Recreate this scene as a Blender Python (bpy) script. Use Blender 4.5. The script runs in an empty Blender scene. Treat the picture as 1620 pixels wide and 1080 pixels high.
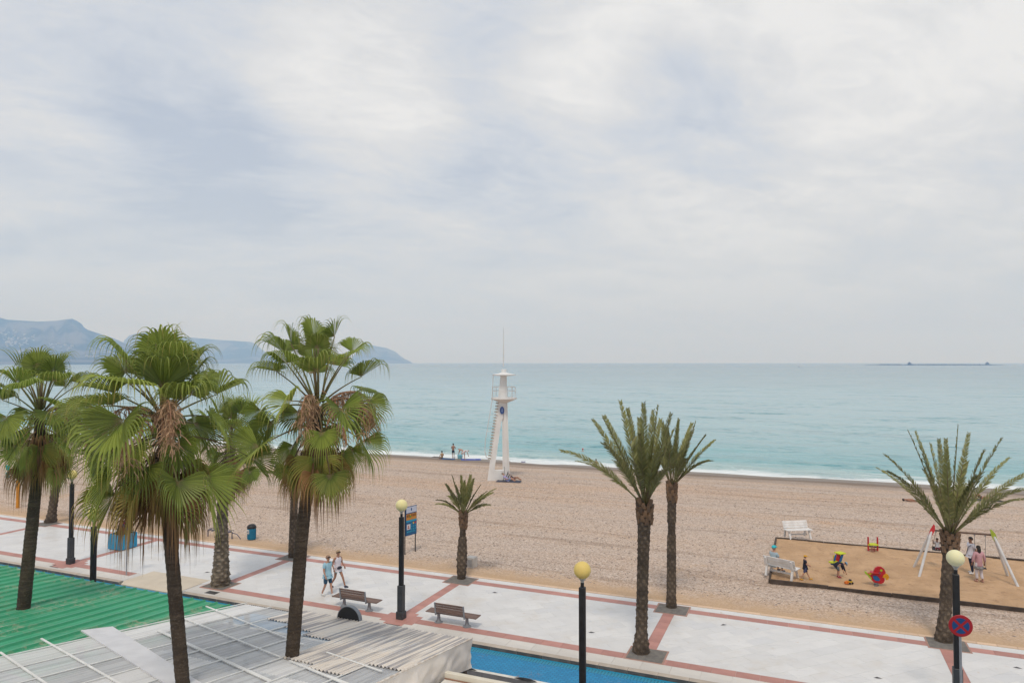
import bpy, bmesh, math, random
import numpy as np
from mathutils import Vector, Matrix, noise, Quaternion
R = math.radians
random.seed(7); np.random.seed(7)
sc = bpy.context.scene
COL = sc.collection

# ------------------------------------------------------------------ camera, sky, sun, exposure
F, H = 1100.0, 10.2                     # focal length in px of a 1620 px wide frame, eye height over the promenade (m)
PITCH = math.atan(33.0/F)
cd = bpy.data.cameras.new('camera'); cam = bpy.data.objects.new('camera', cd); COL.objects.link(cam)
cd.sensor_width = 36; cd.lens = F/1620*36; cd.clip_start = 0.2; cd.clip_end = 60000
cam.location = (0, 0, H); cam.rotation_euler = (R(90)+PITCH, 0, 0)
sc.camera = cam
sc.cycles.volume_bounces = 4
sc.view_settings.view_transform = 'Standard'; sc.view_settings.look = 'None'
sc.view_settings.exposure = 0.0; sc.view_settings.gamma = 1; sc.view_settings.use_curve_mapping = False

SUN_EL, SUN_AZ = R(58), R(-172)         # azimuth measured from +Y towards +X : behind the camera
def link(nt, a, b): nt.links.new(a, b)
def node(nt, typ, **kw):
    n = nt.nodes.new(typ)
    for k, v in kw.items():
        if k.startswith('i_'):
            key = k[2:]
            key = int(key) if key.isdigit() else key.replace('_', ' ')
            s = n.inputs[key]
            if hasattr(v, 'is_linked') or isinstance(v, bpy.types.NodeSocket): nt.links.new(v, s)
            else: s.default_value = v
        else: setattr(n, k, v)
    return n
def math_(nt, op, a, b=0.0, clamp=False):
    n = nt.nodes.new('ShaderNodeMath'); n.operation = op; n.use_clamp = clamp
    for i, x in enumerate((a, b)):
        if isinstance(x, bpy.types.NodeSocket): nt.links.new(x, n.inputs[i])
        else: n.inputs[i].default_value = x
    return n.outputs[0]
def mrange(nt, x, a, b, c=0.0, d=1.0, smooth=True):
    n = nt.nodes.new('ShaderNodeMapRange'); n.interpolation_type = 'SMOOTHSTEP' if smooth else 'LINEAR'
    nt.links.new(x, n.inputs[0])
    for i, v in enumerate((a, b, c, d)): n.inputs[i+1].default_value = v
    return n.outputs[0]
def mixc(nt, f, a, b, mode='MIX'):
    n = nt.nodes.new('ShaderNodeMix'); n.data_type = 'RGBA'; n.blend_type = mode
    for s, x in ((n.inputs[0], f), (n.inputs[6], a), (n.inputs[7], b)):
        if isinstance(x, bpy.types.NodeSocket): nt.links.new(x, s)
        elif isinstance(x, (int, float)): s.default_value = x
        else: s.default_value = (x[0], x[1], x[2], 1)
    return n.outputs[2]
def noise_(nt, vec, scale, detail=4, rough=0.55, dist=0.0):
    n = nt.nodes.new('ShaderNodeTexNoise'); n.inputs['Scale'].default_value = scale
    n.inputs['Detail'].default_value = detail; n.inputs['Roughness'].default_value = rough
    n.inputs['Distortion'].default_value = dist
    if vec is not None: nt.links.new(vec, n.inputs['Vector'])
    return n.outputs['Fac']

def ray(u, v):
    x = (u-810)/F; zc = -(v-540)/F
    return Vector((x, math.cos(PITCH)-math.sin(PITCH)*zc, math.sin(PITCH)+math.cos(PITCH)*zc))
def gp(u, v, z=0.0):
    d = ray(u, v); k = (z-H)/d.z
    return Vector((d.x*k, d.y*k, z))
def at(u, v, Y):
    d = ray(u, v); k = Y/d.y
    return Vector((d.x*k, Y, H+d.z*k))
# street frame: s runs along the promenade to the right, t runs out to sea
CS, SN = 0.9226, -0.3859
ANG = math.atan2(SN, CS)
def W(s, t, z=0.0): return Vector((s*CS - t*SN, s*SN + t*CS, z))
def ST(p): return (p.x*CS + p.y*SN, -p.x*SN + p.y*CS)
def on(u, v, zf, z0=0.0):
    z = z0
    for _ in range(30):
        p = gp(u, v, z); z = 0.5*z + 0.5*zf(*ST(p))
    return gp(u, v, z)

w = bpy.data.worlds.new('World'); sc.world = w; w.use_nodes = True
nt = w.node_tree; nt.nodes.clear()
tc = node(nt, 'ShaderNodeTexCoord')
sky = node(nt, 'ShaderNodeTexSky', sky_type='NISHITA', sun_disc=False, sun_elevation=SUN_EL, sun_rotation=SUN_AZ, air_density=1.0, dust_density=2.0)
sep = node(nt, 'ShaderNodeSeparateXYZ', i_0=tc.outputs['Generated'])
z = math_(nt, 'MAXIMUM', sep.outputs[2], 0.0)
den = math_(nt, 'ADD', z, 0.16)
cx = math_(nt, 'DIVIDE', sep.outputs[0], den); cy = math_(nt, 'DIVIDE', sep.outputs[1], den)
# layer streaks drift diagonally
rx = math_(nt, 'ADD', math_(nt, 'MULTIPLY', cx, 0.75), math_(nt, 'MULTIPLY', cy, 0.30))
ry = math_(nt, 'SUBTRACT', math_(nt, 'MULTIPLY', cy, 1.05), math_(nt, 'MULTIPLY', cx, 0.45))
cv = node(nt, 'ShaderNodeCombineXYZ', i_0=rx, i_1=ry, i_2=0.37)
n1 = noise_(nt, cv.outputs[0], 0.85, 4, 0.50, 0.7)
n2 = noise_(nt, cv.outputs[0], 2.4, 10, 0.62, 0.8)
n3 = noise_(nt, cv.outputs[0], 7.5, 9, 0.64, 1.2)
c = math_(nt, 'ADD', math_(nt, 'MULTIPLY', n1, 0.70), math_(nt, 'ADD', math_(nt, 'MULTIPLY', n2, 0.46), math_(nt, 'MULTIPLY', n3, 0.22)))
def blob(u, v, rad, amp):
    d = ray(u, v).normalized()
    dp = node(nt, 'ShaderNodeVectorMath', operation='DOT_PRODUCT', i_0=tc.outputs['Generated']); dp.inputs[1].default_value = d
    return math_(nt, 'MULTIPLY', mrange(nt, dp.outputs['Value'], math.cos(R(rad)), 1.0), amp)
for u, v, rad, amp in ((560, 160, 10, .13), (470, 112, 5, .06), (640, 215, 6, .05), (1250, 220, 26, .12), (1450, 60, 14, .06), (900, 90, 8, .05),
        (200, 30, 20, -.06), (300, 215, 8, -.06), (420, 285, 6, -.04), (12, 385, 1.6, -.12), (80, 290, 9, .05), (780, 20, 7, -.04), (1060, 170, 6, -.09), (900, 270, 7, -.05), (720, 330, 10, .02)):
    c = math_(nt, 'ADD', c, blob(u, v, rad, amp))
c = math_(nt, 'SUBTRACT', c, 0.175)
ramp = node(nt, 'ShaderNodeValToRGB'); nt.links.new(c, ramp.inputs[0])
cr = ramp.color_ramp
cr.elements[0].position = 0.34; cr.elements[0].color = (5.1, 5.6, 6.6, 1)
cr.elements[1].position = 0.72; cr.elements[1].color = (8.9, 8.85, 8.75, 1)
e = cr.elements.new(0.48); e.color = (6.5, 6.85, 7.5, 1)
e = cr.elements.new(0.60); e.color = (7.6, 7.65, 7.75, 1)
hz = mrange(nt, sep.outputs[2], 0.0, 0.30, 1.0, 0.0)
cl = mixc(nt, math_(nt, 'MULTIPLY', hz, 0.8), ramp.outputs[0], (6.25, 6.5, 6.75))
cl2 = mixc(nt, 0.94, sky.outputs[0], cl)
bg = node(nt, 'ShaderNodeBackground', i_0=cl2, i_1=0.1)
out = node(nt, 'ShaderNodeOutputWorld', i_0=bg.outputs[0])

sd = bpy.data.lights.new('sun', 'SUN'); sun = bpy.data.objects.new('sun', sd); COL.objects.link(sun)
sd.energy = 1.7; sd.angle = R(10); sd.color = (1.0, 0.92, 0.82)
sdir = Vector((math.sin(SUN_AZ)*math.cos(SUN_EL), math.cos(SUN_AZ)*math.cos(SUN_EL), math.sin(SUN_EL)))
sun.rotation_euler = sdir.to_track_quat('Z', 'Y').to_euler()

# ------------------------------------------------------------------ helpers
def tag(o, label=None, cat=None, group=None, kind=None):
    if label: o['label'] = label
    if cat: o['category'] = cat
    if group: o['group'] = group
    if kind: o['kind'] = kind
    return o
def thing(name, label, cat, loc=(0, 0, 0), rz=0.0, group=None):
    o = bpy.data.objects.new(name, None); COL.objects.link(o); o.empty_display_size = 0.2
    o.location = loc; o.rotation_euler = (0, 0, rz)
    return tag(o, label, cat, group)
def kids(o): return [c for c in ALLKIDS.get(o.name, [])]
ALLKIDS = {}
def setp(o, p):
    o.parent = p; ALLKIDS.setdefault(p.name, []).append(o)
def dup(o, parent=None, **kw):
    c = o.copy(); COL.objects.link(c)
    for k in ('label', 'category', 'group'):
        if k in kw: c[k] = kw[k]
    if parent: setp(c, parent)
    for ch in kids(o): dup(ch, c)
    return c
class MB:
    def __init__(s): s.v = []; s.f = []; s.m = []; s.a = []
    def add(s, vs, fs, m=0, a=None):
        b = len(s.v); s.v += [tuple(x) for x in vs]; s.f += [tuple(i+b for i in q) for q in fs]; s.m += [m]*len(fs)
        if a is not None: s.a += list(a)
        return s
    def box(s, x0, x1, y0, y1, z0, z1, m=0, M=None):
        vs = [Vector(p) for p in ((x0,y0,z0),(x1,y0,z0),(x1,y1,z0),(x0,y1,z0),(x0,y0,z1),(x1,y0,z1),(x1,y1,z1),(x0,y1,z1))]
        if M is not None: vs = [M @ p for p in vs]
        return s.add(vs, [(3,2,1,0),(4,5,6,7),(0,1,5,4),(1,2,6,5),(2,3,7,6),(3,0,4,7)], m)
    def cbox(s, x0, x1, y0, y1, z0, z1, b=0.01, m=0, M=None):          # box with chamfered upper and vertical edges
        lo = [(x0+b,y0),(x1-b,y0),(x1,y0+b),(x1,y1-b),(x1-b,y1),(x0+b,y1),(x0,y1-b),(x0,y0+b)]
        cx, cy = (x0+x1)/2, (y0+y1)/2
        def sh(p): return (p[0]+(b if p[0] < cx else -b)*.9, p[1]+(b if p[1] < cy else -b)*.9)
        vs = [Vector((p[0],p[1],z0)) for p in lo]+[Vector((p[0],p[1],z1-b)) for p in lo]+[Vector((*sh(p),z1)) for p in lo]
        if M is not None: vs = [M @ p for p in vs]
        fs = [tuple(range(7,-1,-1)), tuple(range(16,24))]
        for k in (0, 8):
            for i in range(8): fs.append((k+i, k+(i+1)%8, k+8+(i+1)%8, k+8+i))
        return s.add(vs, fs, m)
    def tube(s, pts, rad, n=8, cap=True, m=0, a=None):
        pts = [Vector(p) for p in pts]; k = len(pts)
        if not hasattr(rad, '__len__'): rad = [rad]*k
        T = [(pts[min(i+1,k-1)]-pts[max(i-1,0)]).normalized() for i in range(k)]
        ref = Vector((0,0,1)) if abs(T[0].z) < .9 else Vector((1,0,0))
        X = T[0].cross(ref).normalized(); vs = []
        for i in range(k):
            X = (X - T[i]*X.dot(T[i])).normalized(); Y = T[i].cross(X)
            for j in range(n):
                q = 2*math.pi*j/n; vs.append(pts[i]+(X*math.cos(q)+Y*math.sin(q))*rad[i])
        fs = [(i*n+j, i*n+(j+1)%n, (i+1)*n+(j+1)%n, (i+1)*n+j) for i in range(k-1) for j in range(n)]
        if cap: fs += [tuple(range(n-1,-1,-1)), tuple((k-1)*n+j for j in range(n))]
        return s.add(vs, fs, m, None if a is None else [a]*len(vs))
    def lathe(s, prof, n=24, c=(0,0,0), m=0, M=None):
        k = len(prof); vs = []
        for r, z in prof:
            for j in range(n):
                q = 2*math.pi*j/n; p = Vector((c[0]+r*math.cos(q), c[1]+r*math.sin(q), c[2]+z)); vs.append(M @ p if M is not None else p)
        fs = [(i*n+j, i*n+(j+1)%n, (i+1)*n+(j+1)%n, (i+1)*n+j) for i in range(k-1) for j in range(n)]
        fs += [tuple(range(n-1,-1,-1)), tuple((k-1)*n+j for j in range(n))]
        return s.add(vs, fs, m)
    def ball(s, c, r, nu=12, nv=8, m=0, M=None, lo=-90, hi=90):
        if not hasattr(r, '__len__'): r = (r,r,r)
        vs = []; fs = []
        for i in range(nv+1):
            la = R(lo+(hi-lo)*i/nv)
            for j in range(nu):
                q = 2*math.pi*j/nu; p = Vector((math.cos(la)*math.cos(q)*r[0], math.cos(la)*math.sin(q)*r[1], math.sin(la)*r[2]))
                if M is not None: p = M @ p
                vs.append(p+Vector(c))
        for i in range(nv):
            for j in range(nu): fs.append((i*nu+j, i*nu+(j+1)%nu, (i+1)*nu+(j+1)%nu, (i+1)*nu+j))
        fs += [tuple(range(nu-1,-1,-1)), tuple(nv*nu+j for j in range(nu))]
        return s.add(vs, fs, m)
    def prism(s, poly, d0, d1, m=0, M=None):       # polygon in x,z extruded along y
        n = len(poly); vs = [Vector((p[0],d0,p[1])) for p in poly]+[Vector((p[0],d1,p[1])) for p in poly]
        if M is not None: vs = [M @ p for p in vs]
        return s.add(vs, [tuple(range(n)), tuple(range(2*n-1,n-1,-1))]+[((i+1)%n, i, n+i, n+(i+1)%n) for i in range(n)], m)
    def mesh(s, name, mats, smooth=False):
        me = bpy.data.meshes.new(name); me.from_pydata(s.v, [], s.f)
        for mt in (mats if isinstance(mats, (list, tuple)) else [mats]): me.materials.append(mt)
        if any(s.m): me.polygons.foreach_set('material_index', s.m)
        if smooth: me.polygons.foreach_set('use_smooth', [True]*len(s.f))
        if s.a and len(s.a) == len(s.v):
            at_ = me.attributes.new('dry', 'FLOAT', 'POINT'); at_.data.foreach_set('value', s.a)
        me.update(); return me
    def build(s, name, mats, parent=None, smooth=False, **kw):
        o = bpy.data.objects.new(name, s.mesh(name, mats, smooth)); COL.objects.link(o)
        if parent is not None: setp(o, parent)
        return tag(o, **kw)
def inst(name, me, parent=None, loc=(0,0,0), rz=0.0):
    o = bpy.data.objects.new(name, me); COL.objects.link(o); o.location = loc; o.rotation_euler = (0,0,rz)
    if parent is not None: setp(o, parent)
    return o

MATS = {}
def mat(name, c1, c2=None, scale=6.0, rough=0.7, bump=0.0, bscale=None, metal=0.0, spec=0.4, rnd=0.0, detail=5, stretch=None, coat=0.0):
    if name in MATS: return MATS[name]
    m = bpy.data.materials.new(name); m.use_nodes = True; nt = m.node_tree; b = nt.nodes['Principled BSDF']
    b.inputs['Roughness'].default_value = rough; b.inputs['Metallic'].default_value = metal
    b.inputs['Specular IOR Level'].default_value = spec
    if coat: b.inputs['Coat Weight'].default_value = coat
    tcn = node(nt, 'ShaderNodeTexCoord'); vec = tcn.outputs['Object']
    if stretch:
        mp = node(nt, 'ShaderNodeMapping', i_0=vec); mp.inputs['Scale'].default_value = stretch; vec = mp.outputs[0]
    c2 = c2 or tuple(x*0.82 for x in c1)
    f = mrange(nt, noise_(nt, vec, scale, detail), 0.32, 0.68)
    colr = mixc(nt, f, c1, c2)
    if rnd:
        oi = node(nt, 'ShaderNodeObjectInfo'); ge = node(nt, 'ShaderNodeNewGeometry')
        rr = math_(nt, 'FRACT', math_(nt, 'ADD', oi.outputs['Random'], ge.outputs['Random Per Island']))
        k = mrange(nt, rr, 0, 1, 1-rnd, 1+rnd, False)
        hs = node(nt, 'ShaderNodeHueSaturation', i_Color=colr, i_Value=k); colr = hs.outputs[0]
    link(nt, colr, b.inputs['Base Color'])
    if bump:
        bn = node(nt, 'ShaderNodeBump', i_Strength=bump, i_Distance=0.02, i_Height=noise_(nt, vec, bscale or scale*4, 5))
        link(nt, bn.outputs[0], b.inputs['Normal'])
    MATS[name] = m; return m
# ------------------------------------------------------------------ the setting
def obj_coords(nt):
    t_ = node(nt, 'ShaderNodeTexCoord'); sp = node(nt, 'ShaderNodeSeparateXYZ', i_0=t_.outputs['Object'])
    return t_.outputs['Object'], sp.outputs[0], sp.outputs[1], sp.outputs[2]
def new_mat(name):
    m = bpy.data.materials.new(name); m.use_nodes = True; MATS[name] = m
    return m, m.node_tree, m.node_tree.nodes['Principled BSDF']
def vor(nt, vec, scale, feature='F1', out='Color'):
    v = node(nt, 'ShaderNodeTexVoronoi', feature=feature, i_Scale=scale); link(nt, vec, v.inputs['Vector']); return v.outputs[out]

SEA = -1.25
def beach_z(s, t):
    def ss(a, b, x):
        x = min(1, max(0, (x-a)/(b-a))); return x*x*(3-2*x)
    z = -0.03 - 0.40*ss(33, 62, t) - 0.055*max(0, min(t, 90)-60) - 0.02*ss(68, 71, t)
    wob = 0.6*math.sin(s*0.045+1.0)+0.35*math.sin(s*0.13)
    if t > 60: z += 0.06*wob*ss(60, 70, t)
    k = ss(31, 34, t)*(1-ss(70, 76, t))
    z += k*(0.055*noise.noise((s*0.35, t*0.35, 0))+0.018*noise.noise((s*1.1, t*1.1, 3.0)))
    return z
def bp(u, v): return on(u, v, lambda s, t: beach_z(s, t), -0.3)

# --- beach: pebbles, sandier by the promenade, wet by the water
m, nt, b = new_mat('beach_pebbles')
vec, X, Y, Z = obj_coords(nt)
pat = mrange(nt, noise_(nt, vec, 0.11, 5, .6), .38, .66)
pat2 = mrange(nt, noise_(nt, node(nt, 'ShaderNodeMapping', i_0=vec, i_3=(0.12, 0.9, 1)).outputs[0], 0.35, 5, .6), .40, .66)
base = mixc(nt, pat, (.48, .375, .295), (.435, .35, .29))
base = mixc(nt, math_(nt, 'MULTIPLY', pat2, .55), base, (.45, .315, .215))
# greyer, coarser shingle band towards the water
band = noise_(nt, node(nt, 'ShaderNodeMapping', i_0=vec, i_3=(0.018, 0.30, 1)).outputs[0], 1.0, 5, .6, .5)
base = mixc(nt, math_(nt, 'MULTIPLY', mrange(nt, band, .50, .62), mrange(nt, Y, 44, 54, .2, .45)), base, (.50, .34, .235))
tracks = noise_(nt, node(nt, 'ShaderNodeMapping', i_0=vec, i_2=(0, 0, .35), i_3=(0.05, 0.9, 1)).outputs[0], 1.0, 4, .5, 1.2)
base = mixc(nt, mrange(nt, tracks, .58, .64, 0, .42), base, (.29, .22, .17))
g = math_(nt, 'MULTIPLY', mrange(nt, Y, 58, 66), 0.7)
base = mixc(nt, g, base, (.43, .36, .305))
# bare sand near the paving
edge = math_(nt, 'ADD', Y, math_(nt, 'MULTIPLY', noise_(nt, vec, 0.7, 8, .72), 4.0))
sandf = mrange(nt, edge, 32.2, 35.0, 1.0, 0.0)
spot = mrange(nt, noise_(nt, vec, 0.28, 6, .65, .3), .60, .72)
spot = math_(nt, 'MULTIPLY', spot, mrange(nt, Y, 36, 47, .85, .25))
sandf = math_(nt, 'MAXIMUM', sandf, math_(nt, 'MULTIPLY', spot, .8))
vc = vor(nt, vec, 21.0); vsep = node(nt, 'ShaderNodeSeparateColor', i_0=vc)
vc2 = vor(nt, vec, 13.0); vsep2 = node(nt, 'ShaderNodeSeparateColor', i_0=vc2)
peb = mixc(nt, 0.60, base, mixc(nt, vsep.outputs[0], (.22, .155, .12), (.78, .63, .52)))
peb = mixc(nt, mrange(nt, vsep2.outputs[1], .74, .95, 0, .38), peb, (.24, .185, .16))
peb = mixc(nt, mrange(nt, vsep2.outputs[0], .74, .95, 0, .55), peb, (.68, .60, .53))
peb = mixc(nt, math_(nt, 'MULTIPLY', mrange(nt, band, .46, .60), mrange(nt, Y, 40, 54, .2, .6)), peb, mixc(nt, 1.0, peb, (1.0, .91, .81), 'MULTIPLY'))
peb = mixc(nt, mrange(nt, tracks, .56, .63, 0, .55), peb, mixc(nt, 1.0, peb, (.74, .70, .66), 'MULTIPLY'))
pat3 = noise_(nt, vec, .16, 7, .7, .5)
peb = mixc(nt, mrange(nt, pat3, .57, .70, 0, .5), peb, mixc(nt, 1.0, peb, (1.0, .86, .71), 'MULTIPLY'))
sand = mixc(nt, noise_(nt, vec, 1.4, 6, .7), (.56, .385, .235), (.46, .305, .18))
col = mixc(nt, math_(nt, 'MULTIPLY', sandf, .88), peb, sand)
wl = math_(nt, 'ADD', Y, math_(nt, 'MULTIPLY', noise_(nt, vec, 0.06, 3), 3.0))
wet = mrange(nt, wl, 71.6, 73.4)
lip = math_(nt, 'MULTIPLY', mrange(nt, math_(nt, 'ADD', wl, math_(nt, 'MULTIPLY', noise_(nt, vec, .5, 5, .7), 1.5)), 70.0, 71.6), 0.45)
col = mixc(nt, lip, col, (.22, .165, .13))
col = mixc(nt, math_(nt, 'MULTIPLY', wet, .85), col, (.165, .12, .085))
link(nt, col, b.inputs['Base Color']); b.inputs['Roughness'].default_value = .85; b.inputs['Specular IOR Level'].default_value = .25
link(nt, mrange(nt, wl, 72, 75, .85, .35), b.inputs['Roughness'])
hgt = math_(nt, 'ADD', math_(nt, 'MULTIPLY', vor(nt, vec, 21.0, 'F1', 'Distance'), -1.0), math_(nt, 'MULTIPLY', noise_(nt, vec, 9.0, 4, .7), .5))
bn = node(nt, 'ShaderNodeBump', i_Strength=.45, i_Distance=.04, i_Height=hgt); link(nt, bn.outputs[0], b.inputs['Normal'])
def grid(name, ss, ts, zf, m, kind='structure', smooth=True):
    ns, ntt = len(ss), len(ts); vs = [(s, t, zf(s, t)) for t in ts for s in ss]
    fs = [(j*ns+i, j*ns+i+1, (j+1)*ns+i+1, (j+1)*ns+i) for j in range(ntt-1) for i in range(ns-1)]
    mb = MB(); mb.v = vs; mb.f = fs; mb.m = [0]*len(fs)
    o = mb.build(name, m, smooth=smooth, kind=kind); o.rotation_euler = (0, 0, ANG); return o
def spaced(lo, a, b_, hi, step, grow=1.25):
    mid = list(np.arange(a, b_+1e-6, step)); L = []; x = a; d = step
    while x > lo: d *= grow; x -= d; L.append(x)
    Rr = []; x = mid[-1]; d = step
    while x < hi: d *= grow; x += d; Rr.append(x)
    return L[::-1]+mid+Rr
S_B = spaced(-900, -85, 45, 500, 0.7)
T_B = list(np.arange(30.2, 50, 0.45))+list(np.arange(50, 67, 0.8))+list(np.arange(67, 80, .4))+[82, 86, 92]
grid('beach', S_B, T_B, beach_z, MATS['beach_pebbles'])
# loose stones lying proud of the shingle (uncountable)
def pebbles():
    n = 16000; rng = np.random.default_rng(3)
    s = rng.uniform(-46, 18, n); t = 31.5+rng.beta(1.1, 1.6, n)*36
    keep = ~((s > -2.2) & (t > 34.3) & (t < 43.8)); s, t = s[keep], t[keep]
    vs = []; fs = []; k = 0
    for i in range(len(s)):
        r = random.uniform(.022, .06); a = random.uniform(0, 6.28); z0 = beach_z(s[i], t[i])
        c_, s_ = math.cos(a), math.sin(a); rx, ry, rz = r*random.uniform(.8, 1.6), r, r*random.uniform(.4, .8)
        for dx, dy, dz in ((rx,0,0),(0,ry,0),(-rx,0,0),(0,-ry,0),(0,0,rz),(0,0,-rz*.6)):
            vs.append((s[i]+dx*c_-dy*s_, t[i]+dx*s_+dy*c_, z0+dz+.004))
        for q in ((0,1,4),(1,2,4),(2,3,4),(3,0,4),(1,0,5),(2,1,5),(3,2,5),(0,3,5)): fs.append(tuple(k+x for x in q))
        k += 6
    mb = MB(); mb.v = vs; mb.f = fs; mb.m = [0]*len(fs)
    o = mb.build('pebbles', mat('loose_pebble', (.50, .41, .35), (.38, .31, .27), 1.0, .8, rnd=.45), smooth=True, kind='stuff')
    o.rotation_euler = (0, 0, ANG)
    tag(o, 'pale and grey loose stones strewn over the shingle beach', 'pebbles')
pebbles()

# --- sea
m, nt, b = new_mat('sea_water')
vec, X, Y, Z = obj_coords(nt)
d = math_(nt, 'SUBTRACT', Y, 75.0)
ld = math_(nt, 'LOGARITHM', math_(nt, 'MAXIMUM', d, 1.0), 10.0)          # 0..4
st1 = noise_(nt, node(nt, 'ShaderNodeMapping', i_0=vec, i_3=(0.012, 0.055, 1)).outputs[0], 1.0, 5, .6, .4)
st2 = noise_(nt, node(nt, 'ShaderNodeMapping', i_0=vec, i_3=(0.10, 0.42, 1)).outputs[0], 1.0, 5, .6, .3)
st3 = noise_(nt, node(nt, 'ShaderNodeMapping', i_0=vec, i_3=(0.0009, 0.006, 1)).outputs[0], 1.0, 4, .55, .6)
var = math_(nt, 'ADD', math_(nt, 'MULTIPLY', math_(nt, 'SUBTRACT', st1, .5), .55), math_(nt, 'ADD', math_(nt, 'MULTIPLY', math_(nt, 'SUBTRACT', st2, .5), .35), math_(nt, 'MULTIPLY', math_(nt, 'SUBTRACT', st3, .5), .7)))
pos = math_(nt, 'DIVIDE', math_(nt, 'ADD', ld, var), 4.0)
rp = node(nt, 'ShaderNodeValToRGB'); link(nt, pos, rp.inputs[0]); cr = rp.color_ramp
cr.elements[0].position = 0.0; cr.elements[0].color = (.50, .60, .60, 1)
cr.elements[1].position = 1.0; cr.elements[1].color = (.14, .21, .25, 1)
for p, cc in ((.20, (.36, .51, .51)), (.29, (.22, .44, .47)), (.38, (.29, .47, .50)), (.47, (.36, .51, .54)), (.56, (.35, .48, .52)), (.66, (.31, .42, .46)), (.80, (.21, .30, .34))):
    e = cr.elements.new(p); e.color = (*cc, 1)
# foam: swash at the edge and a few small breaking crests
fn = noise_(nt, node(nt, 'ShaderNodeMapping', i_0=vec, i_3=(0.35, 1.0, 1)).outputs[0], 1.1, 7, .65, .5)
fe = math_(nt, 'ADD', d, math_(nt, 'MULTIPLY', math_(nt, 'SUBTRACT', noise_(nt, vec, 0.10, 4), .5), 7.0))
swash = mrange(nt, fe, .2, 5.0, 1.0, 0.0)
foam = mrange(nt, math_(nt, 'ADD', math_(nt, 'MULTIPLY', swash, .50), math_(nt, 'MULTIPLY', fn, .75)), .56, .86)
crest = noise_(nt, node(nt, 'ShaderNodeMapping', i_0=vec, i_3=(0.05, 0.5, 1)).outputs[0], 1.0, 4, .6, .6)
foam2 = math_(nt, 'MULTIPLY', mrange(nt, crest, .60, .68), mrange(nt, d, 6, 26, .75, 0.0))
foam = math_(nt, 'MAXIMUM', foam, math_(nt, 'MULTIPLY', foam2, mrange(nt, fn, .35, .6)))
wv1 = noise_(nt, node(nt, 'ShaderNodeMapping', i_0=vec, i_3=(0.05, 0.11, 1)).outputs[0], 1.0, 9, .72, .25)
wv2 = noise_(nt, node(nt, 'ShaderNodeMapping', i_0=vec, i_3=(0.45, 0.75, 1)).outputs[0], 1.0, 6, .66, .25)
chop = mrange(nt, math_(nt, 'ADD', math_(nt, 'MULTIPLY', wv1, .55), math_(nt, 'MULTIPLY', wv2, .45)), .50, .64)
chop = math_(nt, 'MULTIPLY', chop, mrange(nt, ld, 2.0, 3.4, .85, .30))
wcol = mixc(nt, chop, rp.outputs[0], (.045, .245, .285))  # dark faces of the wavelets painted into the water colour
col = mixc(nt, foam, wcol, (.78, .82, .82))
link(nt, col, b.inputs['Base Color'])
link(nt, mixc(nt, foam, (.22, .22, .22), (.8, .8, .8)), b.inputs['Roughness'])
b.inputs['IOR'].default_value = 1.33; b.inputs['Specular IOR Level'].default_value = .5
w1 = noise_(nt, node(nt, 'ShaderNodeMapping', i_0=vec, i_3=(0.22, 0.75, 1)).outputs[0], 1.0, 6, .62, .4)
w2 = noise_(nt, node(nt, 'ShaderNodeMapping', i_0=vec, i_3=(0.02, 0.06, 1)).outputs[0], 1.0, 5, .6, .4)
hgt = math_(nt, 'ADD', w1, math_(nt, 'MULTIPLY', w2, 6.0))
bn = node(nt, 'ShaderNodeBump', i_Strength=.75, i_Distance=.9, i_Height=hgt); link(nt, bn.outputs[0], b.inputs['Normal'])
def sea_xy(s, t):
    r = math.hypot(s, t)
    return (s, t) if r < 11800 else (s*11800/r, t*11800/r)
def sea_z(s, t):
    a = 1.0 if t < 130 else max(0, 1-(t-130)/120)
    z = SEA
    if a > 0:
        z += a*(0.10*noise.noise((s*0.05, t*0.28, 1.0))+0.10*noise.noise((s*0.16, t*0.55, 5.0)))
        for t0, h, wd in ((80.5, .20, 1.0), (86.5, .16, 1.4), (95, .12, 2.0)):
            tt = t-(t0+1.6*noise.noise((s*0.03, t0, 0)))
            z += h*math.exp(-(tt/wd)**2)*max(0, .5+1.1*noise.noise((s*.045, t0*3, 2)))
    return z
T_S = list(np.arange(73.2, 112, .45))+list(np.arange(112, 160, 1.0)); x, dd = 160, 1.3
while x < 12200: T_S.append(x); x += dd; dd *= 1.16
T_S = [t for t in T_S if t < 11900]+[12000]
S_S = spaced(-14500, -110, 60, 13000, 1.0, 1.3)
S_S[0] = -14500; S_S[-1] = 13000
so = grid('sea', S_S, T_S, sea_z, MATS['sea_water'])
for v_ in so.data.vertices:
    if math.hypot(v_.co.x, v_.co.y) > 11800: v_.co.x, v_.co.y = sea_xy(v_.co.x, v_.co.y)

# --- ground under everything on the land side, road and paving
GR = mat('near_paving', (.33, .31, .29), (.27, .25, .24), 1.5, .8, .2)
def slab(name, s0, s1, t0, t1, z1, th, m, kind='structure', parent=None):
    o = MB().box(s0, s1, t0, t1, z1-th, z1).build(name, m, parent, kind=kind)
    if parent is None: o.rotation_euler = (0, 0, ANG)
    return o
slab('ground', -400, 200, -60, 30.3, -0.5, .5, mat('earth', (.20, .16, .12), None, 1.0, .9))
slab('near_pavement', -120, 70, -40, 18.55, 0.0, .45, GR)
slab('near_kerb', -120, 70, 18.56, 18.74, 0.0, .45, mat('kerb_concrete', (.34, .32, .30), (.25, .235, .22), 3, .85, .3))
slab('road', -200, 110, 18.75, 21.45, -0.14, .3, mat('asphalt', (.105, .10, .105), (.075, .072, .075), 4, .85, .5, 160))
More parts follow.
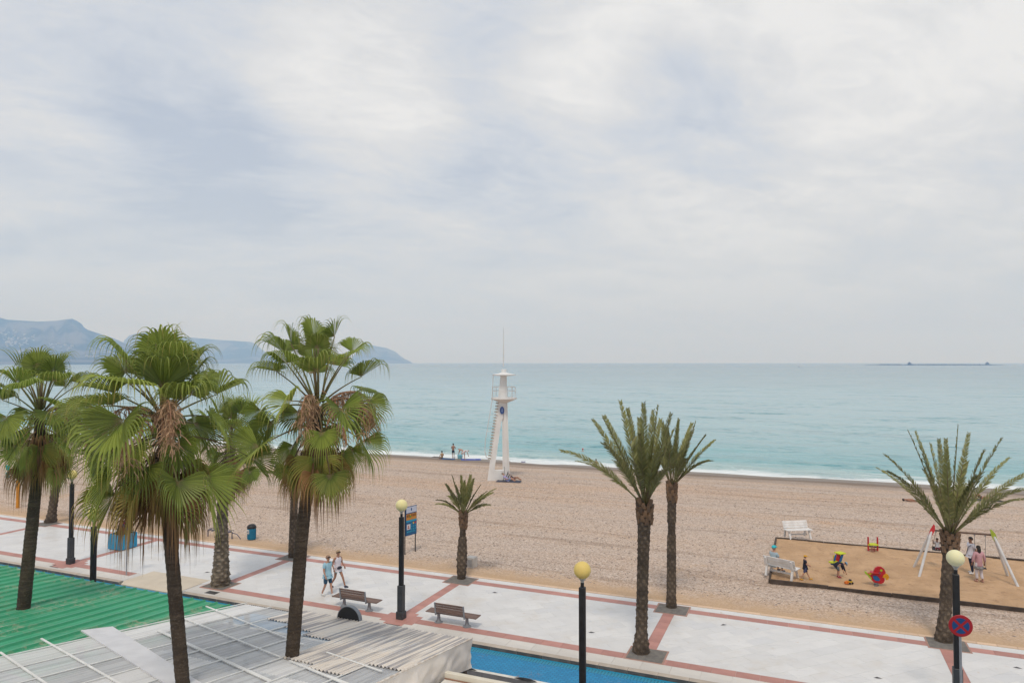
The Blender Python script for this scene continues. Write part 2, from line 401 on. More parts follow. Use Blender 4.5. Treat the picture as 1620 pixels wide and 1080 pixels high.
# blue cycle lane of small pavers, reddish where worn
m, nt, b = new_mat('blue_lane_paving')
vec, X, Y, Z = obj_coords(nt)
bk = node(nt, 'ShaderNodeTexBrick', i_Vector=vec, i_Scale=1.0, i_Mortar_Size=.012, i_Brick_Width=.20, i_Row_Height=.10)
bk.inputs['Color1'].default_value = (.010, .205, .42, 1); bk.inputs['Color2'].default_value = (.014, .26, .50, 1); bk.inputs['Mortar'].default_value = (.008, .13, .27, 1)
wear = math_(nt, 'MULTIPLY', mrange(nt, noise_(nt, vec, .8, 4, .6), .50, .68), mrange(nt, noise_(nt, vec, 7.0, 5, .7), .52, .62))
col = mixc(nt, math_(nt, 'MULTIPLY', wear, .7), bk.outputs[0], (.20, .17, .20))
gut = math_(nt, 'MULTIPLY', mrange(nt, Y, 22.72, 22.76), mrange(nt, Y, 22.98, 23.02, 1, 0))
bk2 = node(nt, 'ShaderNodeTexBrick', i_Vector=vec, i_Scale=1.0, i_Mortar_Size=.03, i_Brick_Width=.11, i_Row_Height=.10, offset=0.0)
bk2.inputs['Color1'].default_value = (.012, .05, .08, 1); bk2.inputs['Color2'].default_value = (.012, .06, .10, 1); bk2.inputs['Mortar'].default_value = (.03, .26, .40, 1)
col = mixc(nt, gut, col, bk2.outputs[0])
col = mixc(nt, mrange(nt, Y, 22.98, 23.02, 0, .5), col, (.01, .30, .42))
link(nt, col, b.inputs['Base Color']); b.inputs['Roughness'].default_value = .6
bn = node(nt, 'ShaderNodeBump', i_Strength=.4, i_Distance=.01, i_Height=bk.outputs['Fac'], invert=True); link(nt, bn.outputs[0], b.inputs['Normal'])
slab('cycle_lane', -200, 110, 21.451, 23.09, -0.136, .3, m)
slab('lane_line', -200, 110, 21.33, 21.47, -0.131, .012, mat('line_paint', (.74, .72, .66), (.55, .53, .48), 3, .7))

# promenade
BAY, S0 = 9.75, -14.9
MARB = mat('marble', (.675, .667, .655), (.628, .622, .615), .9, .42, .05, 6, spec=.45, rnd=.04, stretch=(.9, 1.6, 1), detail=9)
nt = MARB.node_tree; b = nt.nodes['Principled BSDF']; src = b.inputs['Base Color'].links[0].from_socket
gpos = node(nt, 'ShaderNodeNewGeometry'); oinf = node(nt, 'ShaderNodeObjectInfo')
grey = mrange(nt, math_(nt, 'FRACT', math_(nt, 'MULTIPLY', math_(nt, 'ADD', oinf.outputs['Random'], gpos.outputs['Random Per Island']), 7.31)), .86, .98, 0, .5)
src = mixc(nt, grey, src, (.55, .56, .58))
vein = noise_(nt, node(nt, 'ShaderNodeMapping', i_0=gpos.outputs['Position'], i_2=(0, 0, .5), i_3=(.8, 4.0, 1)).outputs[0], 1.6, 8, .68, 1.0)
src = mixc(nt, mrange(nt, vein, .54, .68, 0, .6), src, (.53, .53, .54))
src = mixc(nt, mrange(nt, noise_(nt, gpos.outputs['Position'], .45, 6, .68), .50, .70, 0, .6), src, (.56, .515, .455))
src = mixc(nt, mrange(nt, noise_(nt, gpos.outputs['Position'], 3.2, 5, .7, .6), .62, .72, 0, .6), src, (.55, .45, .36))
link(nt, src, b.inputs['Base Color'])
# faint veining and traffic film on the marble
RED = mat('red_tile', (.47, .235, .195), (.41, .20, .17), 1.6, .6, .1, rnd=.10, detail=7)
CREAM = mat('cream_slab', (.62, .585, .54), (.56, .53, .49), 1.1, .6, .1, rnd=.05, stretch=(.6, 1.6, 1), detail=7)
prom = slab('promenade', -90, 60, 23.30, 30.28, -0.012, .4, mat('joint_mortar', (.60, .58, .56), (.52, .50, .48), 3, .9))
def pieces(name, cells, m, gap, parent, limit=300, z1=0.0, kind_label=None):
    cells = sorted(cells, key=lambda c: (W((c[0]+c[1])/2, (c[2]+c[3])/2)).length + (0 if abs(W((c[0]+c[1])/2, (c[2]+c[3])/2).x) < .76*W((c[0]+c[1])/2, (c[2]+c[3])/2).y else 500))
    cache = {}; rest = MB()
    for i, (a, b_, c_, d_) in enumerate(cells):
        lx, ly = round(b_-a, 3), round(d_-c_, 3); cx, cy = (a+b_)/2, (c_+d_)/2
        dz = random.uniform(-.0012, .0012)
        if i < limit:
            if (lx, ly) not in cache:
                cache[(lx, ly)] = MB().box(-lx/2+gap, lx/2-gap, -ly/2+gap, ly/2-gap, -.05, z1).mesh(name, m)
            inst(name, cache[(lx, ly)], parent, (cx, cy, dz))
        else: rest.box(a+gap, b_-gap, c_+gap, d_-gap, -.05, z1+dz)
    if rest.v: rest.build(name, m, parent, kind='stuff')
marb = []; red = []; cream = []; bays = []
RAMP = (-29.4, -25.75)
K = range(-5, 5)
for k in K:
    sk = S0+BAY*k; a, b_ = sk+.225, sk+BAY-.225
    bays.append((a, b_, 24.38, 29.19))
    for i in range(8): marb.append((sk+i*BAY/8, sk+(i+1)*BAY/8, 29.64, 30.08))
    for i in range(10):
        x0, x1 = sk+i*BAY/10, sk+(i+1)*BAY/10
        if x1 > RAMP[0] and x0 < RAMP[1]: continue
        cream.append((x0, x1, 23.30, 23.93))
    for i in range(13):
        x0, x1 = sk+i*BAY/13, sk+(i+1)*BAY/13
        if not (x1 > RAMP[0] and x0 < RAMP[1]): red.append((x0, x1, 23.93, 24.38))
        red.append((x0, x1, 29.19, 29.64))
    for i in range(7): red.append((sk-.225, sk+.225, 24.38+i*4.81/7, 24.38+(i+1)*4.81/7))
def clip(poly, ax, lim, keep_less):
    out_ = []
    for k in range(len(poly)):
        p, q = poly[k], poly[(k+1) % len(poly)]; ip = (p[ax] <= lim) == keep_less; iq = (q[ax] <= lim) == keep_less
        if ip: out_.append(p)
        if ip != iq:
            f = (lim-p[ax])/(q[ax]-p[ax]); out_.append((p[0]+(q[0]-p[0])*f, p[1]+(q[1]-p[1])*f))
    return out_
diag = []; c45 = math.sqrt(.5); LW, LH = 1.02, .51
for (a, b_, y0, y1) in bays:
    cx, cy = (a+b_)/2, (y0+y1)/2
    for j in range(-12, 13):
        for i in range(-7, 8):
            u0, v0 = (i+.5*(j % 2))*LW, j*LH; g_ = .002
            poly = [(cx+(u-v)*c45, cy+(u+v)*c45) for u, v in ((u0+g_, v0+g_), (u0+LW-g_, v0+g_), (u0+LW-g_, v0+LH-g_), (u0+g_, v0+LH-g_))]
            for ax, lim, kl in ((0, a+.002, False), (0, b_-.002, True), (1, y0+.002, False), (1, y1-.002, True)):
                if poly: poly = clip(poly, ax, lim, kl)
            if len(poly) > 2:
                ar = abs(sum(poly[k][0]*poly[(k+1) % len(poly)][1]-poly[(k+1) % len(poly)][0]*poly[k][1] for k in range(len(poly))))/2
                if ar > .004: diag.append(poly)
def dkey(poly):
    p = W(sum(q[0] for q in poly)/len(poly), sum(q[1] for q in poly)/len(poly)); return p.length+(0 if abs(p.x) < .76*p.y else 500)
diag.sort(key=dkey); rest = MB()
for k, poly in enumerate(diag):
    n_ = len(poly); dz = random.uniform(-.001, .001); mb = MB() if k < 285 else rest
    mb.add([(x, y, -.05) for x, y in poly]+[(x, y, dz) for x, y in poly], [tuple(range(n_, 2*n_))]+[(q, (q+1) % n_, n_+(q+1) % n_, n_+q) for q in range(n_)])
    if k < 285: mb.build('marble_slab', MARB, prom)
rest.build('marble_slab', MARB, prom, kind='stuff')
pieces('border_slab', marb, MARB, .002, prom)
pieces('red_tile', red, RED, .004, prom)
pieces('cream_slab', cream, CREAM, .004, prom)
# stepped red surround where a lamp stands
for k in range(-2, 3, 2):
    sk = S0+BAY*k
    for x0, x1, y0, y1 in ((-.75, .75, 23.72, 24.62), (-.42, .42, 23.5, 24.85)):
        zt = .004 if x1 > .5 else .007
        inst('red_tile', MB().box(x0, x1, y0, y1, -.03, zt).mesh('red_tile', RED), prom, (sk, 0, 0))
pieces('edging_tile', [(-60+i*.62, -60+(i+1)*.62, 30.08, 30.30) for i in range(135)], mat('terracotta_edging', (.68, .49, .34), (.60, .43, .30), 1.2, .8, .2, rnd=.08), .007, prom, z1=.012)
# the dropped kerb: a beige ramp let into the white paving
m_r = mat('beige_ramp_paving', (.60, .525, .42), (.54, .47, .375), 1.2, .75, .15)
rb = MB(); rb.prism([(23.12, -.3), (23.12, -.10), (23.31, .004), (24.9, .006), (24.9, -.008), (23.32, -.008), (23.29, -.3)], 0, RAMP[1]-RAMP[0], M=Matrix.Translation((RAMP[1], 0, 0)) @ Matrix.Rotation(R(90), 4, 'Z'))
rb.build('ramp', m_r, prom)
# kerb of dark faced stones with a pale top
kerb = thing('kerb', None, None, W(0, 0, 0), ANG); kerb['kind'] = 'structure'
KT = mat('kerb_top', (.50, .43, .36), (.42, .36, .30), 2, .8, .2, rnd=.08)
KF = mat('kerb_face', (.085, .08, .078), (.14, .13, .122), 2.5, .85, .4, rnd=.18)
ks = MB(); ks.add([(-.495,23.10,-.3),(.495,23.10,-.3),(.495,23.29,-.3),(-.495,23.29,-.3),(-.495,23.10,-.022),(.495,23.10,-.022),(.495,23.125,.002),(-.495,23.125,.002),(.495,23.29,.002),(-.495,23.29,.002)],
    [(0,1,5,4)], 1); ks.add([(-.495,23.10,-.022),(.495,23.10,-.022),(.495,23.125,.002),(-.495,23.125,.002),(.495,23.29,.002),(-.495,23.29,.002),(-.495,23.29,-.3),(.495,23.29,-.3),(-.495,23.10,-.3),(.495,23.10,-.3)],
    [(0,1,2,3),(3,2,4,5),(5,4,7,6),(0,3,5,6,8),(1,9,7,4,2)], 0)
kme = ks.mesh('kerb_stone', [KT, KF])
for i in range(-58, 16):
    if i+.5 > RAMP[0] and i-.5 < RAMP[1]: continue
    inst('kerb_stone', kme, kerb, (i+0.0, 0, random.uniform(-.002, .002)))
# tree pits
PIT = mat('pit_grit', (.20, .185, .165), (.14, .13, .12), 5, .9, .5, 60)
PITB = mat('pit_border', (.42, .25, .20), None, 3, .8)
def tree_pit(s, t):
    o = MB().box(-.68, .68, -.58, .58, -.1, .011).build('pit_border', PITB, prom); o.location = (s, t, 0)
    o2 = MB().box(-.62, .62, -.52, .52, -.1, .016).build('tree_pit', PIT, prom); o2.location = (s, t, 0)
COVER = mat('iron_cover', (.075, .07, .068), None, 8, .6, .3, metal=.3)
for s_, t_, w_ in ((-14.85, 23.62, .32), (-34.6, 23.62, .32), (-24.3, 23.62, .3)):
    o = MB().box(-w_, w_, -.16, .16, -.05, .006).build('inspection_cover', COVER, prom); o.location = (s_, t_, 0)

# --- playground sand inside a timber frame
PSX0, PSX1, PT0, PT1 = -1.55, 16.0, 34.75, 43.2
m, nt, b = new_mat('play_sand')
vec, X, Y, Z = obj_coords(nt)
f = mrange(nt, noise_(nt, vec, .7, 6, .65, .4), .36, .64)
col = mixc(nt, f, (.56, .365, .215), (.46, .295, .17))
col = mixc(nt, mrange(nt, noise_(nt, vec, 2.2, 6, .7, .6), .54, .70, 0, .8), col, (.31, .19, .11))
link(nt, col, b.inputs['Base Color']); b.inputs['Roughness'].default_value = .9; b.inputs['Specular IOR Level'].default_value = .2
bn = node(nt, 'ShaderNodeBump', i_Strength=1.0, i_Distance=.11, i_Height=math_(nt, 'ADD', noise_(nt, vec, 3.0, 7, .68, .5), math_(nt, 'MULTIPLY', noise_(nt, vec, 14, 4), .3)))
link(nt, bn.outputs[0], b.inputs['Normal'])
PZ = 0.06
def ps_z(s, t): return PZ+.03*noise.noise((s*.9, t*.9, 0))+.02*noise.noise((s*2.4, t*2.4, 4))
grid('playground_sand', list(np.arange(PSX0+.05, PSX1, .22))+[PSX1], list(np.arange(PT0+.05, PT1, .22))+[PT1-.02], ps_z, m)
fr = thing('sandbox_frame', 'low dark timber border boards around the sandy playground', 'sandbox frame', W(0, 0, 0), ANG)
TIM = mat('weathered_timber', (.085, .060, .045), (.05, .036, .027), 3, .85, .5, 30, rnd=.15)
def boards(p0, p1, n):
    for i in range(n):
        a = Vector(p0).lerp(Vector(p1), i/n); c_ = Vector(p0).lerp(Vector(p1), (i+1)/n); d_ = (c_-a); L = d_.length
        M = Matrix.Translation((a.x, a.y, 0)) @ Matrix.Rotation(math.atan2(d_.y, d_.x), 4, 'Z')
        MB().cbox(.006, L-.006, -.05, .05, -.3, .13+random.uniform(-.02, .02), .012, M=M).build('timber_board', TIM, fr)
boards((PSX0, PT0), (PSX1, PT0), 7); boards((PSX1, PT1), (PSX0, PT1), 7); boards((PSX0, PT1), (PSX0, PT0), 4)

# --- hills across the bay
m, nt, b = new_mat('hill_scrub')
vec, X, Y, Z = obj_coords(nt)
f = mrange(nt, noise_(nt, vec, .004, 8, .62), .42, .58)
col = mixc(nt, f, (.02, .032, .022), (.15, .135, .11))
col = mixc(nt, mrange(nt, noise_(nt, vec, .012, 6, .65), .58, .70, 0, .6), col, (.20, .17, .15))
link(nt, col, b.inputs['Base Color']); b.inputs['Roughness'].default_value = .95; b.inputs['Specular IOR Level'].default_value = .05
def interp(pr, u):
    for (a, x), (c_, y) in zip(pr, pr[1:]):
        if a <= u <= c_: return x+(y-x)*(u-a)/(c_-a)
    return pr[0][1] if u < pr[0][0] else pr[-1][1]
HILLS = {}
def hill(name, prof, Yr, front, seed):
    us = list(np.arange(prof[0][0], prof[-1][0]+.1, 2.0)); rows = [i/22 for i in range(23)]+[1.1, 1.25, 1.45]
    vs = []; nu = len(us)
    for r in rows:
        for u in us:
            hr = max(2, (573.5-interp(prof, u))/F*Yr+H-SEA+1)
            Yk = Yr*(front+(1-front)*r)
            if r <= 1:
                n_ = noise.fractal((u*.02, r*2.2, seed), 1.0, 2.1, 6)
                n2 = abs(noise.noise((u*.045+.5*r, r*1.2, seed+3)))
                h = hr*(r**1.15)*(1+(.45*n_-.55*n2)*min(1, (1-r)*4)*r**.7)*(Yk/Yr if r < 1 else 1)
            else: h = hr*max(0, 1-(r-1)*2.4)
            x = (u-810)/F*Yk
            vs.append((x, Yk, SEA-1+h-(1 if r == 0 else 0)))
    fs = [(j*nu+i, j*nu+i+1, (j+1)*nu+i+1, (j+1)*nu+i) for j in range(len(rows)-1) for i in range(nu-1)]
    mb = MB(); mb.v = vs; mb.f = fs; mb.m = [0]*len(fs); HILLS[name] = (us, rows, vs)
    return mb.build(name, MATS['hill_scrub'], smooth=True, kind='structure')
hill('hills', [(-320, 495), (-200, 478), (-100, 490), (-30, 497), (0, 503), (10, 506), (25, 507), (60, 509), (90, 507.5), (106, 505), (114, 504.5), (121, 508), (129, 513), (132, 518), (138, 522), (150, 526), (165, 531), (178, 535), (188, 539), (205, 547), (225, 556), (245, 563), (268, 571), (285, 575)], 5600, .66, 1)
hill('far_hills', [(190, 576), (196, 539), (204, 531), (220, 526.5), (235, 527), (262, 532), (300, 534), (345, 538), (380, 540), (397, 541), (405, 545), (414, 553), (428, 563), (444, 570), (456, 576)], 8200, .82, 9)
hill('headland', [(548, 577), (560, 562), (572, 548), (580, 544), (596, 548), (612, 551), (626, 557), (634, 564), (640, 568), (648, 571.5), (656, 577)], 8600, .86, 17)
def hill_point(name, u, v):
    us, rows, vs = HILLS[name]; nu = len(us); i = min(range(nu), key=lambda k: abs(us[k]-u)); best = None
    for j in range(len(rows)-4):
        a, c_ = Vector(vs[j*nu+i]), Vector(vs[(j+1)*nu+i])
        for q in (0, .25, .5, .75):
            p = a.lerp(c_, q); pv = 573-(p.z-H)/p.y*F
            if best is None or abs(pv-v) < best[0]: best = (abs(pv-v), p)
    return best[1]+Vector(((u-us[i])/F*best[1].y, 0, 0))
WALLW = mat('render_white', (.50, .47, .43), (.42, .39, .35), .2, .9)
hm = MB().box(-7, 7, -5, 5, -6, 6); hm.box(-4, 4, -3.4, 4.8, 6, 9); hm.box(-7.6, 7.6, -5.6, 5.6, 5.9, 6.6); hme = hm.mesh('hillside_house', WALLW)
rng = random.Random(5)
for cu, cv_, du, dv, n in ((25, 535, 22, 8, 34), (4, 528, 6, 6, 7), (20, 546, 18, 4, 14), (90, 545, 14, 3, 8), (160, 550, 12, 6, 22), (150, 563, 16, 4, 14), (176, 557, 9, 6, 10), (60, 556, 30, 5, 14), (105, 551, 12, 3, 6)):
    for _ in range(n):
        p = hill_point('hills', max(-8, min(186, rng.gauss(cu, du*.6))), min(569, rng.gauss(cv_, dv*.6)))
        o = inst('hillside_house', hme, None, p, rng.uniform(-.5, .5)); k_ = rng.uniform(.45, 1.05); o.scale = (k_*rng.uniform(.8, 1.7), k_, k_*rng.uniform(.7, 1.2))
        tag(o, 'tiny pale house scattered over the hazy blue hillside across the bay', 'house', 'pale houses on the far hillside')

# --- the air over the bay
hzb = MB().box(-12700, 12700, -6500, 12700, SEA-3.4, 520).build('haze', MARB, kind='stuff')
hm_ = bpy.data.materials.new('haze_air'); hm_.use_nodes = True; nt = hm_.node_tree; nt.nodes.clear()
pv = node(nt, 'ShaderNodeVolumePrincipled'); pv.inputs['Density'].default_value = 2.2e-4; pv.inputs['Color'].default_value = (.42, .64, 1.0, 1); pv.inputs['Absorption Color'].default_value = (1, 1, 1, 1); pv.inputs['Anisotropy'].default_value = 0.0
ov = node(nt, 'ShaderNodeOutputMaterial'); link(nt, pv.outputs[0], ov.inputs['Volume'])
hzb.data.materials.clear(); hzb.data.materials.append(hm_)
tag(hzb, 'thin pale sea haze filling the whole bay', 'haze')
# ------------------------------------------------------------------ restaurant roofs by the street
def zG(s, t): return 2.50+.075*(17.1-t)
def zWh(s, t): return 2.60+.155*(17.3-t)
GREEN = mat('green_sheet', (.036, .30, .15), (.055, .34, .18), .8, .45, .12, 9, spec=.4, rnd=.07, detail=8)
# faded, dusty patches on the green sheet
nt = GREEN.node_tree; b = nt.nodes['Principled BSDF']; src = b.inputs['Base Color'].links[0].from_socket
g_ = node(nt, 'ShaderNodeNewGeometry'); vecw = g_.outputs['Position']
fd = math_(nt, 'MULTIPLY', mrange(nt, noise_(nt, vecw, .40, 4, .6), .44, .64), mrange(nt, noise_(nt, vecw, 5.0, 7, .72), .46, .62))
link(nt, mixc(nt, math_(nt, 'MULTIPLY', fd, .85), src, (.38, .38, .26)), b.inputs['Base Color'])
gr = thing('green_roof', 'green ribbed metal terrace roof pierced by a palm trunk', 'roof', W(0, 0, 0), ANG)
GS0, GS1, GT0, GT1, GP = -46.0, -15.9, 4.0, 17.1, .52
gm = MB()
zz = lambda t: zG(0, t)
prof = [(0, -.05), (.035, -.05), (.045, .012), (.06, .055), (.10, .06), (.125, .0), (.30, 0), (.315, .010), (.33, 0), (GP+.002, 0), (GP+.003, -.05)]
for (x0, h0), (x1, h1) in zip(prof, prof[1:]):
    gm.add([(x0, GT0, zz(GT0)+h0), (x1, GT0, zz(GT0)+h1), (x1, GT1, zz(GT1)+h1), (x0, GT1, zz(GT1)+h0)], [(0,1,2,3)])
gm.add([(0, GT1, zz(GT1)-.06), (GP, GT1, zz(GT1)-.06), (GP, GT0, zz(GT0)-.06), (0, GT0, zz(GT0)-.06)], [(0,1,2,3)])
gme = gm.mesh('roof_sheet', GREEN)
for i in range(int((GS1-GS0)/GP)):
    inst('roof_sheet', gme, gr, (GS1-(i+1)*GP, 0, random.uniform(0, .003)))
MB().box(GS0, GS1-.1, 17.02, 17.07, zz(17.05)-.14, zz(17.05)-.022).build('fascia', mat('dark_fascia', (.06, .055, .05), None, 3, .8), gr)
POSTM = mat('canopy_post', (.12, .11, .10), None, 5, .6)
for s_ in (-45, -38, -31, -24, -16.6): MB().box(s_-.05, s_+.05, 16.85, 16.95, 0, zz(16.9)-.02).build('post', POSTM, gr)

# white translucent corrugated canopy
def corr_mat(name, colr, colr2, transp, sc_=3.0, stripek=.5):
    m = bpy.data.materials.new(name); m.use_nodes = True; nt = m.node_tree; b = nt.nodes['Principled BSDF']
    t_ = node(nt, 'ShaderNodeTexCoord'); oi = node(nt, 'ShaderNodeObjectInfo')
    mp = node(nt, 'ShaderNodeMapping', i_0=t_.outputs['Object'], i_3=(1.4, .35, 1))
    f = noise_(nt, mp.outputs[0], sc_, 6, .65, .3)
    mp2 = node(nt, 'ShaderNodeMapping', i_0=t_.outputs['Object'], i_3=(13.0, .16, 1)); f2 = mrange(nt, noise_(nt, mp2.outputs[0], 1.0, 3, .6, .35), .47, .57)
    cc = mixc(nt, mrange(nt, f, .35, .65), colr, colr2); dirt = math_(nt, 'MULTIPLY', f2, stripek)
    link(nt, mixc(nt, dirt, cc, (.27, .26, .28)), b.inputs['Base Color']); b.inputs['Roughness'].default_value = .35  # rib shading and some grime, painted as dark stripes into the sheet colour
    fac = math_(nt, 'ADD', transp, math_(nt, 'ADD', math_(nt, 'MULTIPLY', math_(nt, 'SUBTRACT', f, .5), -.55), math_(nt, 'MULTIPLY', math_(nt, 'SUBTRACT', oi.outputs['Random'], .5), .16)), clamp=True)
    tr = node(nt, 'ShaderNodeBsdfTransparent', i_0=(.93, .95, .97, 1)); mx = node(nt, 'ShaderNodeMixShader', i_0=fac, i_1=b.outputs[0], i_2=tr.outputs[0])
    link(nt, mx.outputs[0], nt.nodes['Material Output'].inputs[0]); MATS[name] = m; return m
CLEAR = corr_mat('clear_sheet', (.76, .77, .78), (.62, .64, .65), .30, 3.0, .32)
MILK = corr_mat('milky_sheet', (.78, .78, .78), (.68, .68, .67), .10, 3.0, .22)
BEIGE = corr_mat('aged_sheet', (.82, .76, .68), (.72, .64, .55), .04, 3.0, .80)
WS0, WS1, WT0, WT1 = -16.15, -8.45, 5.0, 17.3
wr = thing('white_canopy', 'white translucent corrugated canopy over the restaurant terrace', 'canopy', W(0, 0, 0), ANG)
def sheet(s0, s1, t0, t1, amp, pitch, dz, m, wav=0.0, name='corrugated_sheet'):
    n = max(2, int(round((s1-s0)/pitch)))*6; rows = max(2, int((t1-t0)/.5)); mb = MB(); sd_ = random.random()*50
    for j in range(rows+1):
        t = t0+(t1-t0)*j/rows
        for i in range(n+1):
            s = s0+(s1-s0)*i/n
            off = wav*noise.noise((s*1.6+sd_, t*.8, 2.0))
            mb.v.append((s+wav*.8*noise.noise((s*2.5, t*1.1, sd_)), t, zWh(s, t)+dz+off+amp*math.sin((s-s0)*2*math.pi/pitch)))
    for j in range(rows):
        for i in range(n): mb.f.append((j*(n+1)+i, j*(n+1)+i+1, (j+1)*(n+1)+i+1, (j+1)*(n+1)+i)); mb.m.append(0)
    return mb.build(name, m, wr, smooth=True)
ncol = 8; cw = (WS1-WS0)/ncol
for i in range(ncol):
    a, c_ = WS0+i*cw, WS0+(i+1)*cw+.03
    tb = (17.05, 17.05, 16.0, 15.6, 15.2, 13.3, 13.0, 14.0)[i]
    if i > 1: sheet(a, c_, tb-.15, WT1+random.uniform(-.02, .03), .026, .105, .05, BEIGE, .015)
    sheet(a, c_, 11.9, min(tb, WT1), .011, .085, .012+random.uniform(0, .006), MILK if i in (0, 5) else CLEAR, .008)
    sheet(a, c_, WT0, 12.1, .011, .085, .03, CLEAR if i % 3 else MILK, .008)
RAIL = mat('white_rail', (.78, .78, .76), (.66, .66, .64), 3, .55)
def on_roof(u, v, dz=0.0):
    p = on(u, v, lambda s, t: zWh(s, t)+dz, 3.0); s, t = ST(p); return Vector((s, t, zWh(s, t)+dz))
def rail(p, q, wd, dz, m=RAIL, name='rail', th=.02):
    a, c_ = on_roof(*p, dz), on_roof(*q, dz); d_ = c_-a; L = d_.length
    M = Matrix.Translation(a) @ d_.to_track_quat('X', 'Z').to_matrix().to_4x4()
    MB().box(0, L, -wd/2, wd/2, 0, th, M=M).build(name, m, wr)
for p, q, wd in (((65, 1010), (215, 1096), .045), ((0, 1031.7), (90, 1093), .045), ((326, 959), (480, 1019.5), .045), ((291, 978), (443, 1039), .045),
                 ((458, 1045), (560, 1088), .04), ((250, 997), (427, 1077), .08), ((516.7, 1031.7), (604, 1062), .05), ((480, 1054), (560, 1085), .05)):
    rail(p, q, wd, .055)
for i in range(0, ncol+1):                          # cover strips at the sheet joints run down the slope
    s_ = WS0+i*cw
    a, c_ = Vector((s_, WT0, zWh(0, WT0)+.045)), Vector((s_, 16.2 if i > 2 else 17.1, zWh(0, 16.2 if i > 2 else 17.1)+.045)); d_ = c_-a
    M = Matrix.Translation(a) @ d_.to_track_quat('X', 'Z').to_matrix().to_4x4()
    MB().box(0, d_.length, -.022, .022, 0, .018, M=M).build('joint_strip', RAIL, wr)
# broad opaque white strip
pa = [on_roof(128, 996, .07), on_roof(178, 990, .07), on_roof(345, 1096, .07), on_roof(300, 1104, .07)]
sb = MB(); sb.add([p for p in pa]+[p-Vector((0, 0, .035)) for p in pa], [(3,2,1,0),(4,5,6,7)]+[(i, (i+1) % 4, 4+(i+1) % 4, 4+i) for i in range(4)])
sb.build('white_strip', mat('white_sheet', (.68, .68, .70), (.60, .60, .62), 2, .5, .1, 40), wr)
for s_ in (WS0+.2, -12.3, WS1-.12):
    for t_ in (16.9, 11.5): MB().box(s_-.06, s_+.06, t_-.06, t_+.06, 0, zWh(0, t_)-.03).build('post', POSTM, wr)
for t_ in (16.9, 14.4, 11.9, 9.4): MB().box(WS0+.1, WS1-.1, t_-.04, t_+.04, zWh(0, t_)-.16, zWh(0, t_)-.05).build('beam', RAIL, wr)
MB().box(WS0, WS1-.02, 17.2, 17.25, zWh(0, 17.2)-.12, zWh(0, 17.2)-.03).build('fascia', MATS['dark_fascia'], wr)
# side curtain: slack cream cloth hung from the right edge
CLOTH = mat('cream_cloth', (.80, .74, .68), (.72, .66, .59), 1.3, .9, .15, 30)
cm = MB(); nt_, nz_ = 90, 16
for j in range(nz_+1):
    for i in range(nt_+1):
        t = 6+(17.32-6)*i/nt_; h = j/nz_
        fold = .10*noise.noise((t*1.3, h*1.2, 0))+.05*noise.noise((t*3.5+h*2.0, h*2.5, 7))+.05*math.exp(-((t-14.2-.25*h)/.12)**2)
        hang = .74+.05*math.sin(t*1.9)
        cm.v.append((WS1+.03+fold*min(1, h*2.2)*1.2, t, zWh(0, t)+.075-h*hang))
for j in range(nz_):
    for i in range(nt_): cm.f.append((j*(nt_+1)+i, j*(nt_+1)+i+1, (j+1)*(nt_+1)+i+1, (j+1)*(nt_+1)+i)); cm.m.append(0)
cm.build('side_curtain', CLOTH, wr, smooth=True)
em = MB(); em.tube([(WS1+.03, 6, zWh(0, 6)+.085), (WS1+.03, 17.32, zWh(0, 17.32)+.085)], .022, 6); em.build('edge_hem', mat('hem', (.74, .70, .64), (.55, .46, .38), 6, .8), wr)
MB().box(WS1-.35, WS1-.02, 16.95, 17.1, 0, 2.2).build('wind_screen', mat('brown_screen', (.10, .065, .045), None, 3, .7), wr)
# the lower awning with a raised pale front board
aw = thing('flat_awning', 'flat cream awning with raised pale front board beside the side curtain', 'awning', W(-8.28, 15.62, 0), ANG)
AWM = mat('awning_top', (.70, .67, .62), (.62, .59, .54), 1.2, .8, .15)
MB().cbox(0, 6.5, -7, -.14, 2.28, 2.37, .01, M=None).build('awning_top', AWM, aw)
MB().cbox(-.02, 6.5, -.13, 0, 2.14, 2.52, .012).build('front_board', mat('cream_board', (.70, .66, .56), (.62, .57, .47), 2, .6), aw)
MB().box(-.03, 6.5, .001, .012, 2.12, 2.40).build('board_face', mat('rust_trim', (.30, .16, .10), (.20, .11, .08), 3, .8), aw)
MB().box(0, 6.5, -.165, -.142, 2.372, 2.40).build('trim', MATS['rust_trim'], aw)
for s_ in (.1, 5.9): MB().box(s_-.05, s_+.05, -.3, -.2, 0, 2.28).build('post', POSTM, aw)
# half round sign on the canopy edge
p0 = on(553, 979, lambda s, t: zWh(s, t)+.05, 2.6); s_, t_ = ST(p0)
hs = thing('half_round_sign', 'black half round sign with grey rim on the canopy edge', 'sign', p0, ANG)
r_ = .40; arc = [(r_*math.cos(math.pi*i/24), r_*math.sin(math.pi*i/24)) for i in range(25)]
arc2 = [((r_-.022)*math.cos(math.pi*i/24), (r_-.022)*math.sin(math.pi*i/24)) for i in range(25)]
MB().prism(arc2, -.058, .055).build('sign_back', mat('black_board', (.014, .014, .015), (.02, .02, .021), 4, .6), hs)
rm = MB()
for i in range(24):
    a, c_, d_, e_ = arc[i], arc[i+1], arc2[i+1], arc2[i]
    rm.add([(a[0], -.065, a[1]), (c_[0], -.065, c_[1]), (d_[0], -.065, d_[1]), (e_[0], -.065, e_[1]), (a[0], .065, a[1]), (c_[0], .065, c_[1]), (d_[0], .065, d_[1]), (e_[0], .065, e_[1])],
           [(0,1,2,3),(7,6,5,4),(0,4,5,1),(2,6,7,3)])
rm.build('rim', mat('grey_rim', (.24, .26, .29), None, 3, .5), hs)
MB().box(-.40, .40, -.05, .05, -.10, 0).build('base_rail', MATS['dark_fascia'], hs)

